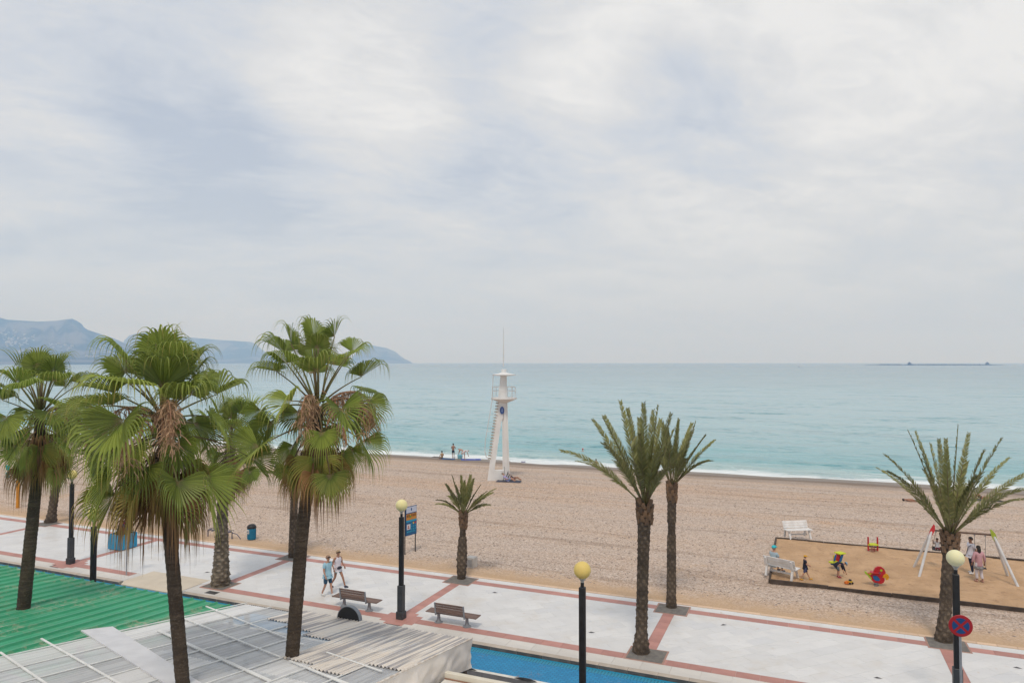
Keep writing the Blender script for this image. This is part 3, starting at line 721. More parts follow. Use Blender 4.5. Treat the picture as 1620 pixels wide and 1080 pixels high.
# ------------------------------------------------------------------ street lamps
BLACK = mat('black_paint', (.012, .012, .013), (.02, .02, .021), 5, .45, .05)
DGREY = mat('dark_grey_paint', (.035, .037, .040), (.05, .052, .055), 4, .5, .05)
def globe_mat(name, c):
    m = mat(name, c, tuple(x*.93 for x in c), 1.5, .5, spec=.25); q = m.node_tree.nodes['Principled BSDF']; q.inputs['Subsurface Weight'].default_value = .35; q.inputs['Subsurface Radius'].default_value = (.2, .18, .1); return m
GLOBE = globe_mat('yellowed_globe', (.78, .70, .36))
def lamp(name, loc, label):
    t_ = thing(name, label, 'street lamp', loc, ANG, 'globe street lamps along the promenade')
    MB().cbox(-.155, .155, -.155, .155, 0, .30, .015).build('base', DGREY, t_)
    MB().cbox(-.12, .12, -.12, .12, .30, 1.32, .015).build('lower_post', DGREY, t_)
    pm = MB(); pm.cbox(-.082, .082, -.082, .082, 1.32, 4.02, .012)
    for x in (-.085, .085): pm.box(x-.006, x+.006, -.03, .03, 1.33, 4.0)
    pm.build('post', BLACK, t_); MB().lathe([(.045, 4.02), (.05, 4.05), (.05, 4.14), (.04, 4.15)], 12).build('collar', BLACK, t_)
    MB().lathe([(.045, 4.15), (.05, 4.19), (.10, 4.25), (.105, 4.27)], 16).build('globe_seat', mat('grey_plastic', (.45, .45, .42), None, 3, .5), t_)
    MB().ball((0, 0, 4.48), .237, 28, 18).build('globe', GLOBE, t_, smooth=True)
    return t_
L1 = lamp('street_lamp', W(-14.9, 24.16), 'black globe lamp standing between the two brown benches')
for loc, lb in ((W(-34.4, 24.2), 'black globe lamp standing behind the green roof, beside the left palms'),
                (W(4.05, 23.95), 'black globe lamp beside the no stopping sign at the right'),
                (W(-5.68, 18.6), 'black globe lamp in the foreground beside the blue cycle lane'),
                (W(-24.75, 18.3), 'black globe lamp rising from behind the edge of the green roof')):
    o = dup(L1, label=lb); o.location = loc
    tint = {'f': (.70, .53, .17), 'n': (.78, .74, .46), 'e': (.72, .60, .22)}.get('f' if 'foreground' in lb else 'n' if 'no stopping' in lb else 'e')
    g_ = [c_ for c_ in kids(o) if c_.name.startswith('globe') and 'seat' not in c_.name][0]; g_.data = g_.data.copy(); g_.data.materials[0] = globe_mat('globe_'+str(tint[0])+str(tint[1]), tint)
# ------------------------------------------------------------------ no stopping signs
SRED = mat('sign_red', (.36, .012, .02), None, 2, .4); SBLUE = mat('sign_blue', (.008, .06, .20), None, 2, .4); STEEL = mat('galvanised', (.42, .43, .45), (.33, .34, .36), 4, .45, metal=.6)
def nostop(loc, yaw, zc, r, label, pole_top):
    t_ = thing('no_stopping_sign', label, 'traffic sign', loc, yaw, 'no stopping signs')
    MB().tube([(0, 0, 0), (0, 0, pole_top)], .032, 10).build('pole', STEEL, t_)
    Mx = Matrix.Translation((0, -.05, zc)) @ Matrix.Rotation(R(90), 4, 'X')
    MB().lathe([(r, -.012), (r, .0), (r-.01, .006)], 40, M=Mx).build('disc', SRED, t_)
    MB().lathe([(r-.004, -.016), (r-.004, -.0125)], 40, M=Mx).build('back', STEEL, t_)
    for q in range(4):
        qm = MB(); c0 = R(90*q); pts = [(.034*1.4142*math.cos(c0), .034*1.4142*math.sin(c0))]
        ri = r*.72; off = math.asin(.034/ri)
        for i in range(13):
            a = c0-R(45)+off+(R(90)-2*off)*i/12; pts.append((ri*math.cos(a), ri*math.sin(a)))
        n_ = len(pts); vs = [Mx @ Vector((x, y, .0065)) for x, y in pts]+[Mx @ Vector((x, y, .010)) for x, y in pts]
        qm.add(vs, [tuple(range(n_, 2*n_))]+[(i, (i+1) % n_, n_+(i+1) % n_, n_+i) for i in range(n_)]); qm.build('blue_sector', SBLUE, t_)
    MB().box(-.05, .05, -.045, .0, zc-.03, zc+.03).build('bracket', STEEL, t_)
    return t_
pR = at(1516.5, 989, 19.6)
nostop((pR.x+.06, pR.y+.03, 0), R(-16), pR.z, .30, 'no stopping sign in front of the rightmost lamp', pR.z+.28)
pL = gp(200, 909); nostop((pL.x, pL.y, 0), R(-2), 2.35, .29, 'no stopping sign standing in front of the blue planter', 2.6)

# ------------------------------------------------------------------ slatted brown benches
WOOD = mat('brown_slat', (.21, .135, .105), (.135, .085, .07), 2.5, .6, .2, 20, rnd=.14, stretch=(.6, 6, 6))
CAST = mat('grey_casting', (.30, .31, .33), (.24, .25, .27), 5, .5, .1, metal=.3)
def bench():
    t_ = thing('brown_bench', '', 'bench', W(-12.72, 24.42), ANG, 'brown slatted benches facing the sea')
    for x in (-.62, .62):
        MB().lathe([(.17, 0), (.17, .018), (.10, .035), (.07, .12), (.055, .34), (.06, .37)], 20, (x, 0, 0)).build('pedestal', CAST, t_)
        am = MB(); am.cbox(x-.03, x+.03, -.24, .26, .365, .405, .008)
        Mb = Matrix.Translation((x, -.23, .38)) @ Matrix.Rotation(R(-12), 4, 'X').inverted()
        am.cbox(-.028, .028, -.03, .02, 0, .52, .008, M=Matrix.Translation((x, -.235, .36)) @ Matrix.Rotation(R(10), 4, 'X')); am.build('bracket', CAST, t_)
    for i in range(4): MB().cbox(-1.1, 1.1, -.21+i*.118, -.21+i*.118+.105, .407, .437, .006).build('seat_slat', WOOD, t_)
    for i in range(4):
        y = -.232-.176*(.53+.105*i-.36+.02); zb = .50+.096*i
        MB().cbox(-.588, .588, -.03, .0, 0, .078, .006, M=Matrix.Translation((0, -.222-(zb-.38)*.17, zb)) @ Matrix.Rotation(R(10), 4, 'X')).build('back_slat', WOOD, t_)
    return t_
B1 = bench(); B1['label'] = 'brown slatted bench standing right of the middle lamp'
o = dup(B1, label='brown slatted bench behind the half round sign, near the walking couple'); o.location = W(-17.2, 24.42)

# ------------------------------------------------------------------ white playground benches
WHT = mat('white_wood', (.72, .71, .70), (.60, .58, .56), 3, .6, .15, 20, rnd=.05)
def wbench(loc, yaw, label):
    t_ = thing('white_bench', label, 'bench', loc, yaw, 'white wooden benches in the playground')   # faces local -y
    for x in (-.62, .62):
        MB().prism([(-.36, 0), (-.27, 0), (-.10, .40), (.22, .36), (.30, 0), (.40, 0), (.30, .42), (.46, .86), (.37, .88), (.22, .46), (-.28, .46), (-.28, .40), (-.19, .38)], -.045, .045,
                   M=Matrix.Translation((x, 0, 0)) @ Matrix.Rotation(R(90), 4, 'Z')).build('side_frame', WHT, t_)
    for y in (-.30, -.17, -.04, .09): MB().cbox(-.78, .78, y, y+.115, .462, .492, .006).build('seat_board', WHT, t_)
    for i in range(3):
        MB().cbox(-.76, .76, -.03, 0, 0, .125, .006, M=Matrix.Translation((0, .225+.046*i, .52+.135*i)) @ Matrix.Rotation(R(-19), 4, 'X')).build('back_board', WHT, t_)
    MB().box(-.56, .56, -.03, .03, .16, .24).build('stretcher', WHT, t_)
    return t_
wb1 = gp(1262, 850, .08); wbench(wb1, R(8), 'white wooden bench at the back corner of the sandbox')
wb2 = gp(1237, 911, .08); wbench(wb2, R(180-46), 'white wooden bench with a person in turquoise cap sitting on it')

# ------------------------------------------------------------------ bin, bike rack, planter, block, board, posts
PBLUE = mat('blue_plastic', (.010, .165, .30), (.014, .20, .35), 4, .45)
p = bp(398, 853); bn_ = thing('litter_bin', 'blue ribbed litter bin with black domed lid on the beach edge', 'litter bin', p)
bm_ = MB(); bm_.lathe([(.20, .02), (.225, .05), (.235, .66), (.22, .665)], 24); bm_.build('body', PBLUE, bn_)
for i in range(24):
    a = i*math.pi/12; MB().box(-.012, .012, .222, .245, .06, .655, M=Matrix.Rotation(a, 4, 'Z')).build('rib', PBLUE, bn_)
MB().lathe([(.255, .665), (.265, .70), (.255, .76), (.20, .84), (.10, .885), (.02, .895)], 24).build('lid', mat('black_plastic', (.02, .02, .022), None, 4, .5), bn_, smooth=True)
MB().cbox(-.13, .02, -.262, -.247, .38, .60, .004, M=Matrix.Rotation(R(-18), 4, 'Z')).build('sticker', mat('sticker_white', (.68, .68, .62)), bn_)
sm_ = MB(); sm_.box(-.10, -.07, -.267, -.2625, .44, .54, M=Matrix.Rotation(R(-18), 4, 'Z')); sm_.box(-.045, -.015, -.267, -.2625, .42, .56, M=Matrix.Rotation(R(-18), 4, 'Z')); sm_.build('print', SBLUE, bn_)
pa_, pb_ = bp(329, 848), bp(367, 852)
rk = thing('bicycle_rack', 'low blue spiral bicycle rack behind the palm on the pebbles', 'bicycle rack', pa_)
d_ = pb_-pa_; RB = mat('rack_blue', (.035, .055, .13), None, 5, .5)
MB().tube([(0, 0, -.1), (0, 0, .36), (d_.x*.02, d_.y*.02, .40), (d_.x*.98, d_.y*.98, .40), (d_.x, d_.y, .36), (d_.x, d_.y, -.1)], .03, 8).build('frame', RB, rk)
up = d_.normalized(); sd2 = Vector((-up.y, up.x, 0))
for i in range(6):
    c0 = d_*((i+.5)/6); pts = []
    for k in range(21):
        a = k/20*2*math.pi*1.25; pts.append(c0+up*(.05*(k/20-.5)*4+.11*math.cos(a))+sd2*(.30*math.sin(a)*.6)+Vector((0, 0, .40+.15*math.cos(a)*.6)))
    MB().tube(pts, .014, 6).build('hoop', RB, rk)
MB().tube([d_+Vector((0, 0, .36)), d_+up*.35+Vector((0, 0, .30)), d_+up*.62+Vector((0, 0, .05))], .02, 6).build('end_loop', RB, rk)

pl0 = gp(191, 872); pl = thing('planter', 'square bright blue planter box with a low green shrub', 'planter', pl0, ANG)
PLB = mat('planter_blue', (.008, .235, .42), (.012, .27, .47), 2.5, .5, .05)
pm = MB()
for x0, x1, y0, y1 in ((-1.0, 0, 0, .05), (-1.0, 0, .95, 1.0), (-1.0, -.95, .051, .949), (-.05, 0, .051, .949)): pm.box(x0, x1, y0, y1, .05, .84)
pm.build('box', PLB, pl); MB().box(-.94, -.06, .06, .94, 0, .052).build('foot', mat('terracotta', (.34, .19, .13)), pl)
sm_ = MB()
for j in range(9):
    for i in range(9): sm_.v.append((-.95+i*.9/8, .05+j*.9/8, .76+.04*noise.noise((i*.5, j*.5, 0))))
sm_.f = [(j*9+i, j*9+i+1, (j+1)*9+i+1, (j+1)*9+i) for j in range(8) for i in range(8)]; sm_.m = [0]*64
sm_.build('soil', mat('soil', (.24, .17, .11), (.15, .10, .07), 8, .95, .5), pl)
def leaf_clump(center, rad, n, size, rng):
    mb = MB()
    for _ in range(n):
        d = Vector((rng.gauss(0, 1), rng.gauss(0, 1), rng.gauss(0, 1))).normalized(); p = Vector(center)+Vector((d.x*rad[0], d.y*rad[1], abs(d.z)*rad[2]))*rng.uniform(.35, 1)
        t = (d+Vector((rng.uniform(-.5, .5), rng.uniform(-.5, .5), rng.uniform(0, .8)))).normalized(); s = t.cross(Vector((rng.uniform(-1, 1), rng.uniform(-1, 1), rng.uniform(-1, 1)))).normalized()
        L = size*rng.uniform(.7, 1.3); mb.add([p-s*L*.2, p+t*L*.5-s*L*.26+Vector((0, 0, .02)), p+t*L, p+t*L*.5+s*L*.26, p+s*L*.2], [(0, 1, 2, 3, 4)])
    return mb
SHR = mat('shrub_leaf', (.06, .095, .03), (.035, .06, .02), 4, .55, rnd=.3)
sh = thing('shrub', 'low dark green shrub growing in the blue planter', 'shrub', pl0+W(-.45, .5, .77), ANG)
leaf_clump((0, 0, 0), (.40, .40, .50), 260, .15, random.Random(3)).build('foliage', SHR, sh)
st_ = MB()
for i in range(5): st_.tube([(0, 0, -.02), (.1*math.cos(i*1.3), .1*math.sin(i*1.3), .2), (.2*math.cos(i*1.3), .2*math.sin(i*1.3), .38)], [.015, .01, .006], 5)
st_.build('stem', mat('bark_brown', (.10, .07, .05)), sh)

p = bp(746, 896); cb = thing('concrete_block', 'small white concrete block behind the short palm', 'block', p, R(-28))
MB().cbox(-.23, .23, -.21, .21, -.1, .50, .02).build('block', mat('white_concrete', (.60, .57, .53), (.48, .44, .40), 3, .8, .3), cb)
MB().box(-.15, .15, -.222, -.211, .08, .40).build('hatch', mat('grey_hatch', (.42, .41, .40)), cb)
p = bp(28, 803); op = thing('orange_post', 'tall orange post standing in the pebbles behind the left palm', 'post', p)
MB().tube([(0, 0, -.2), (0, 0, 3.3)], .115, 16).build('shaft', mat('orange_paint', (.60, .25, .022), (.50, .20, .02), 3, .5), op)
MB().lathe([(.125, 3.3), (.13, 3.33), (.08, 3.37), (.01, 3.38)], 16).build('cap', MATS['orange_paint'], op)
p = bp(12, 757); tp = thing('beach_post', 'turquoise banded post standing far left on the beach', 'post', p)
TQ = mat('turquoise_paint', (.01, .30, .31)); MB().tube([(0, 0, -.2), (0, 0, .55)], .05, 10).build('shaft', mat('pale_post', (.5, .5, .47)), tp)
MB().cbox(-.11, .11, -.11, .11, .10, .58, .01).build('lower_box', TQ, tp); MB().tube([(0, 0, .55), (0, 0, .9)], .05, 10).build('neck', MATS['pale_post'], tp); MB().cbox(-.11, .11, -.11, .11, .78, 1.2, .01).build('upper_box', TQ, tp)

# information board
pa_, pb_ = bp(640.5, 877), bp(657, 872); d_ = pb_-pa_; L = Vector((d_.x, d_.y, 0)).length
ib = thing('information_board', 'blue beach information board on two black posts', 'information board', pa_, math.atan2(d_.y, d_.x))
for x in (0, L): MB().tube([(x, 0, -.15), (x, 0, 2.42)], .028, 8).build('post', BLACK, ib)
MB().cbox(.0, L+.03, -.07, -.03, .98, 2.52, .006).build('panel', mat('board_blue', (.010, .07, .19), None, 2, .45), ib)
def face(name, x0, x1, z0, z1, c, dy=0.0): MB().box(.0+x0*(L+.03), x1*(L+.03), -.0745-dy, -.0702-dy, z0, z1).build(name, mat('print_'+name+str(c), c, c, 1, .5), ib)
face('crest_band', .03, .97, 2.18, 2.49, (.50, .54, .66))
face('orange_band', .03, .97, 1.80, 2.13, (.50, .22, .035)); face('cyan_band', .03, .97, 1.70, 1.79, (.02, .30, .50))
face('lower_field', .03, .97, 1.02, 1.69, (.010, .10, .24)); face('notice', .08, .40, 1.30, 1.58, (.62, .60, .62), .004)
cm_ = MB(); cm_.box(.46*L, .56*L, -.080, -.076, 2.28, 2.40); cm_.box(.49*L, .53*L, -.080, -.076, 2.40, 2.44); cm_.build('crest', SBLUE, ib)
cm_ = MB()
for x0, x1, z0, z1 in ((.08, .20, 1.95, 2.08), (.24, .34, 1.95, 2.10), (.50, .60, 1.97, 2.10), (.64, .76, 1.96, 2.09), (.80, .92, 1.96, 2.10)): cm_.box(x0*L, x1*L, -.080, -.076, z0, z1)
cm_.build('headline', mat('headline_brown', (.22, .09, .03)), ib)
cm_ = MB()
for i in range(3):
    for j in range(3): cm_.box((.50+.17*i)*L, (.58+.17*i)*L, -.080, -.076, 1.25+.14*j, 1.34+.14*j)
for i in range(6): cm_.box((.10+.14*i)*L, (.18+.14*i)*L, -.080, -.076, 1.14, 1.22)
cm_.build('pictogram', mat('picto_cyan', (.03, .33, .50)), ib)
for nm, x, c in (('yellow_flag', .70, (.70, .45, .02)), ('red_flag', .88, (.50, .02, .03)), ('green_flag', .40, (.05, .30, .05))):
    z0 = 1.56 if nm != 'green_flag' else 1.93
    MB().box((x-.05)*L, (x+.06)*L, -.083, -.0805, z0, z0+.09).build(nm, mat(nm, c, c), ib)
nm_ = MB(); nm_.box(.14*L, .32*L, -.084, -.0805, 1.36, 1.40); nm_.box(.20*L, .26*L, -.084, -.0805, 1.41, 1.52); nm_.build('notice_mark', SRED, ib)

# rubber lane separators on the white line
SEPM = MB(); pr = [(-.40, 0), (-.32, .03), (-.15, .055), (0, .06), (.15, .055), (.32, .03), (.40, 0)]
for (x0, h0), (x1, h1) in zip(pr, pr[1:]):
    w0, w1 = .065*(1-abs(x0)/.46), .065*(1-abs(x1)/.46)
    SEPM.add([(x0, -w0, 0), (x1, -w1, 0), (x1, -w1*.5, h1), (x0, -w0*.5, h0), (x1, w1*.5, h1), (x0, w0*.5, h0), (x1, w1, 0), (x0, w0, 0)], [(0,1,2,3), (3,2,4,5), (5,4,6,7)])
sme = SEPM.mesh('lane_separator', mat('black_rubber', (.02, .02, .022), (.035, .035, .037), 6, .8))
first = ST(gp(839, 1066, -.13)); second = ST(gp(748, 1047, -.13)); stp = first[0]-second[0]
for i, lb in ((0, 'black rubber lane separator on the white line, right one of two'), (-1, 'black rubber lane separator on the white line, next to the side curtain')):
    o = inst('lane_separator', sme, None, W(first[0]+i*stp, 21.36, -.1305), ANG); tag(o, lb, 'lane separator', 'rubber separators along the cycle lane')
# dark leaves lying on the paving
LFM = mat('fallen_leaf', (.07, .065, .075))
for i, (u, v, lb) in enumerate(((1610, 1056, 'small dark leaf lying on the paving at the right edge'), (1389, 1072, 'small dark leaf lying on the paving near the bottom edge'), (783, 937, 'small dark leaf lying on the paving right of the short palm'),
                              (936, 1000, 'small dark leaf lying on the paving beside the foreground lamp'), (1145, 988, 'small dark leaf lying on the paving right of the palm pair'), (328, 905, 'small dark leaf lying on the paving left of the boss trunked palm'))):
    p = gp(u, v, .003); mb = MB(); mb.add([(-.13, 0, .004), (-.02, .035, .03), (.13, .0, .006), (.0, -.035, .02)], [(0, 3, 2, 1)]); mb.add([(-.13, 0, .002), (-.02, .035, .028), (.13, .0, .004), (.0, -.035, .018)], [(0, 1, 2, 3)])
    o = mb.build('fallen_leaf', LFM); o.location = p; o.rotation_euler = (0, 0, R(-25+i*9)); tag(o, lb, 'leaf')
# ------------------------------------------------------------------ palms
def leaf_material(name, stops, transl=.33):
    m = bpy.data.materials.new(name); m.use_nodes = True; nt = m.node_tree; b = nt.nodes['Principled BSDF']
    at_ = node(nt, 'ShaderNodeAttribute', attribute_name='dry'); oi = node(nt, 'ShaderNodeObjectInfo'); ge = node(nt, 'ShaderNodeNewGeometry')
    f = math_(nt, 'ADD', at_.outputs['Fac'], math_(nt, 'MULTIPLY', math_(nt, 'SUBTRACT', ge.outputs['Random Per Island'], .5), .10))
    f = math_(nt, 'ADD', f, math_(nt, 'MULTIPLY', math_(nt, 'SUBTRACT', noise_(nt, ge.outputs['Position'], 3.0, 4), .5), .14))
    rp = node(nt, 'ShaderNodeValToRGB'); link(nt, f, rp.inputs[0]); cr = rp.color_ramp
    cr.elements[0].position, cr.elements[0].color = stops[0][0], (*stops[0][1], 1); cr.elements[1].position, cr.elements[1].color = stops[-1][0], (*stops[-1][1], 1)
    for p, c in stops[1:-1]: e = cr.elements.new(p); e.color = (*c, 1)
    k = math_(nt, 'ADD', math_(nt, 'MULTIPLY', oi.outputs['Random'], .60), math_(nt, 'MULTIPLY', ge.outputs['Random Per Island'], .45))
    hs = node(nt, 'ShaderNodeHueSaturation', i_Color=rp.outputs[0], i_Value=math_(nt, 'ADD', k, .55))
    link(nt, hs.outputs[0], b.inputs['Base Color']); b.inputs['Roughness'].default_value = .48; b.inputs['Specular IOR Level'].default_value = .35
    tl = node(nt, 'ShaderNodeBsdfTranslucent', i_0=hs.outputs[0]); mx = node(nt, 'ShaderNodeMixShader', i_0=transl, i_1=b.outputs[0], i_2=tl.outputs[0])
    link(nt, mx.outputs[0], nt.nodes['Material Output'].inputs[0]); MATS[name] = m; return m
FAN = leaf_material('fan_leaf', [(0.0, (.34, .25, .13)), (.05, (.16, .185, .05)), (.12, (.165, .22, .036)), (.34, (.25, .295, .058)), (.48, (.29, .26, .065)), (.62, (.36, .24, .08)), (.80, (.33, .185, .085)), (1.0, (.22, .125, .07))])
FEATHER = leaf_material('feather_leaf', [(0.0, (.20, .17, .06)), (.08, (.19, .185, .06)), (.5, (.16, .17, .055)), (.8, (.24, .22, .08)), (1.0, (.23, .175, .08))], .15)
PETI = mat('petiole', (.16, .17, .055), (.13, .09, .04), 3, .5); PETD = mat('old_petiole', (.12, .085, .055), (.19, .12, .06), 4, .6)
DRYM = mat('dry_flower', (.44, .29, .175), (.33, .20, .115), 5, .8, rnd=.25); DRYB = mat('dry_bract', (.42, .23, .135), (.32, .17, .10), 4, .75, rnd=.2)
SPEAR = mat('spear_leaf', (.14, .085, .06), (.20, .16, .07), 2, .6)
DOWN = Vector((0, 0, -1))
def edir(az, e): return Vector((math.cos(e)*math.cos(az), math.cos(e)*math.sin(az), math.sin(e)))
def fan_leaf(rng, base, az, e0, Lp, Rb, bend, bbend, dry, root, peti=PETI, NS=34):
    p = Vector(base); e = e0; pts = [p.copy()]; kz = rng.uniform(-.12, .12)
    for k in range(6):
        e -= bend/6; az += kz/6; p = p+edir(az, e)*Lp/6; pts.append(p.copy())
    d = edir(az, e-bbend); side = Vector((-math.sin(az), math.cos(az), 0)); roll = rng.uniform(-.35, .35)
    side = Quaternion(d, roll) @ side; n = d.cross(side)
    mb = MB(); old = dry > .45; phm = rng.uniform(1.7, 2.35); dphi = 2*phm/NS; split = rng.uniform(.54, .68); g = rng.uniform(3.5, 8.5) if rng.random() < .82 else 1.5; cup = rng.uniform(.15, .55) if rng.random() < .6 else rng.uniform(.6, 1.3)
    if old: split = rng.uniform(.32, .48); g = rng.uniform(5, 10); cup = rng.uniform(.7, 1.6)
    US = (.02, .14, .30, .44, .54, .64, .75, .87, 1.0, 1.13, 1.25)
    for i in range(NS):
        ph = -phm+dphi*(i+.5); c_, s_ = math.cos(ph), math.sin(ph)
        v = (d*c_+side*s_+n*cup*abs(s_)).normalized(); wv = (side*c_-d*s_)
        L = Rb*(.70+.30*math.cos(ph*.75))*rng.uniform(.93, 1.07); q = p+n*.0; dr = v.copy(); vs = []; at_ = []; pu = 0
        sg = g*rng.uniform(.8, 1.35); jit = Vector((rng.gauss(0, .06), rng.gauss(0, .06), 0)); tipdry = dry+rng.uniform(.15, .5)
        for j, u in enumerate(US):
            q = q+dr*(u-pu)*L
            if u > split-.03: dr = (dr+DOWN*sg*(u-pu)*(.8+2.0*max(0, u-split))+jit*(u-pu)*4).normalized()
            else: dr = (dr+DOWN*.16*(u-pu)).normalized()
            pu = u
            hw = L*u*math.tan(dphi/2)*1.04 if u <= split else L*split*math.tan(dphi/2)*max(.05, .62*(1-(u-split)/(1.22-split)))**1.05
            wn = wv.cross(dr).normalized()
            vs += [q-wv*hw+wn*hw*.35, q-wn*hw*.35, q+wv*hw+wn*hw*.35]
            a = dry if u > .14 else (0.0 if u < .05 else .06)
            if dry > .5: a = dry
            if u > .80: a = dry+(tipdry-dry)*min(1, (u-.80)/.45)
            at_ += [a]*3
        fs = []
        for j in range(len(US)-1): fs += [(3*j, 3*j+1, 3*j+4, 3*j+3), (3*j+1, 3*j+2, 3*j+5, 3*j+4)]
        mb.add(vs, fs, 0, at_)
    lf = mb.build('fan_frond', FAN, root, smooth=False)
    pm = MB(); pm.tube(pts, [.030, .026, .022, .019, .016, .014, .012], 6); pm.build('petiole', peti, lf, smooth=True)
    return lf
def trunk_mesh(pts, rf, style, nr=30, dz=.04):
    P = [Vector(p) for p in pts]; cum = [0]
    for a, c_ in zip(P, P[1:]): cum.append(cum[-1]+(c_-a).length)
    L = cum[-1]; n = int(L/dz)+1; mb = MB(); seed = random.random()*90
    for j in range(n+1):
        h = L*j/n; i = max(k for k in range(len(cum)-1) if cum[k] <= h+1e-6); a = (h-cum[i])/(cum[i+1]-cum[i]); c_ = P[i].lerp(P[i+1], a)
        r = rf(h/L)
        for q in range(nr):
            th = 2*math.pi*q/nr
            if style == 'ring': k = 1+.025*math.sin(h*46)+.05*noise.noise((math.cos(th)*1.2, math.sin(th)*1.2, h*2.2+seed))+.03*noise.noise((th*2, h*9, seed))
            else:
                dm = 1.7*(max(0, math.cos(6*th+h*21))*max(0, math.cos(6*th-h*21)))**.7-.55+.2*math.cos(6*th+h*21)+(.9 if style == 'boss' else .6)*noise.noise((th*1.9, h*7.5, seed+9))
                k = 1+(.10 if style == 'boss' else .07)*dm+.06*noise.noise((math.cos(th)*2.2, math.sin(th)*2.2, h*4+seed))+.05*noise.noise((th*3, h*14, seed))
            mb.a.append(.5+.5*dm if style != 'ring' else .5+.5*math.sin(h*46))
            mb.v.append((c_.x+math.cos(th)*r*k, c_.y+math.sin(th)*r*k, c_.z))
    for j in range(n):
        for q in range(nr): mb.f.append((j*nr+q, j*nr+(q+1)%nr, (j+1)*nr+(q+1)%nr, (j+1)*nr+q)); mb.m.append(0)
    mb.f.append(tuple(n*nr+q for q in range(nr))); mb.m.append(0)
    return mb
def trunk_mat(name, c1, c2, c3, zs, gap=.6):
    m, nt, b = new_mat(name); t_ = node(nt, 'ShaderNodeTexCoord'); vec = t_.outputs['Object']
    mp = node(nt, 'ShaderNodeMapping', i_0=vec, i_3=(1.0, 1.0, zs)); f = noise_(nt, mp.outputs[0], 3.2, 6, .65); f2 = noise_(nt, vec, 1.1, 4, .6); f3 = noise_(nt, vec, 22, 5, .7)
    ge = node(nt, 'ShaderNodeNewGeometry')
    col = mixc(nt, mrange(nt, f, .38, .62), c1, c2); col = mixc(nt, mrange(nt, f2, .42, .62, 0, .75), col, c3)
    at_ = node(nt, 'ShaderNodeAttribute', attribute_name='dry'); col = mixc(nt, mrange(nt, at_.outputs['Fac'], .2, .6, gap, 0), col, (.04, .03, .022))  # hollow shade painted dark into the trunk colour, following the relief
    col = mixc(nt, mrange(nt, f3, .5, .7, 0, .35), col, (.22, .17, .125))
    link(nt, col, b.inputs['Base Color']); b.inputs['Roughness'].default_value = .9; b.inputs['Specular IOR Level'].default_value = .2
    bn = node(nt, 'ShaderNodeBump', i_Strength=.8, i_Distance=.03, i_Height=math_(nt, 'ADD', f, math_(nt, 'MULTIPLY', f3, .6))); link(nt, bn.outputs[0], b.inputs['Normal'])
    return m
TR_RING = trunk_mat('fan_trunk', (.060, .044, .031), (.10, .076, .055), (.04, .03, .022), 7.0, .25)
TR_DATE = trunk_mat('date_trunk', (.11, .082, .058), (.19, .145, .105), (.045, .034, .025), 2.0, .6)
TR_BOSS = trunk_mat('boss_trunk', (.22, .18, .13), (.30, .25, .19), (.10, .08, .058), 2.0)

def hang_stalk(rng, base, az, e0, L, root, m=DRYM):
    """old flower stalk: an arching stem with thin hanging branchlets and a few papery bracts"""
    p = Vector(base); e = e0; pts = [p.copy()]
    for k in range(9): e -= R(17)*(.6+.12*k); p = p+edir(az, e)*L/9; pts.append(p.copy())
    mb = MB(); mb.tube(pts, [.018*(1-.07*k) for k in range(10)], 5)
    bm2 = MB()
    for k in range(2, 10):
        for _ in range(12):
            q = pts[k]+Vector((rng.gauss(0, .03), rng.gauss(0, .03), 0)); dd = Vector((rng.gauss(0, .5), rng.gauss(0, .5), rng.uniform(-.9, .1))).normalized(); w_ = .009
            prev = q
            for j in range(5):
                nx = prev+dd*.085*rng.uniform(.6, 1.2); dd = (dd+Vector((rng.gauss(0, .30), rng.gauss(0, .30), -.45))).normalized()
                s2 = dd.cross(Vector((rng.random()-.5, rng.random()-.5, .1))).normalized()*w_
                bm2.add([prev-s2, prev+s2, nx+s2*.8, nx-s2*.8], [(0, 1, 2, 3)]); prev = nx
    so_ = mb.build('flower_stalk', DRYB, root, smooth=True); bm2.build('branchlets', m, so_)
    for k in (2, 3, 4, 5, 6, 7):
        if rng.random() < .8:
            bb = MB()
            q = pts[k].copy(); dd = Vector((rng.gauss(0, .25), rng.gauss(0, .25), -.8)).normalized(); s2 = Vector((math.cos(rng.random()*6.28), math.sin(rng.random()*6.28), 0))*.028; prev = q; ww = .5
            for j in range(5):
                nx = prev+dd*.12; dd = (dd+Vector((rng.gauss(0, .18), rng.gauss(0, .18), -.1))).normalized(); nw = (.5, 1.1, 1.2, .8, .15)[j]
                bb.add([prev-s2*ww, prev+s2*ww, nx+s2*nw, nx-s2*nw], [(0, 1, 2, 3)]); prev = nx; ww = nw
            bb.build('bract', DRYB, so_)

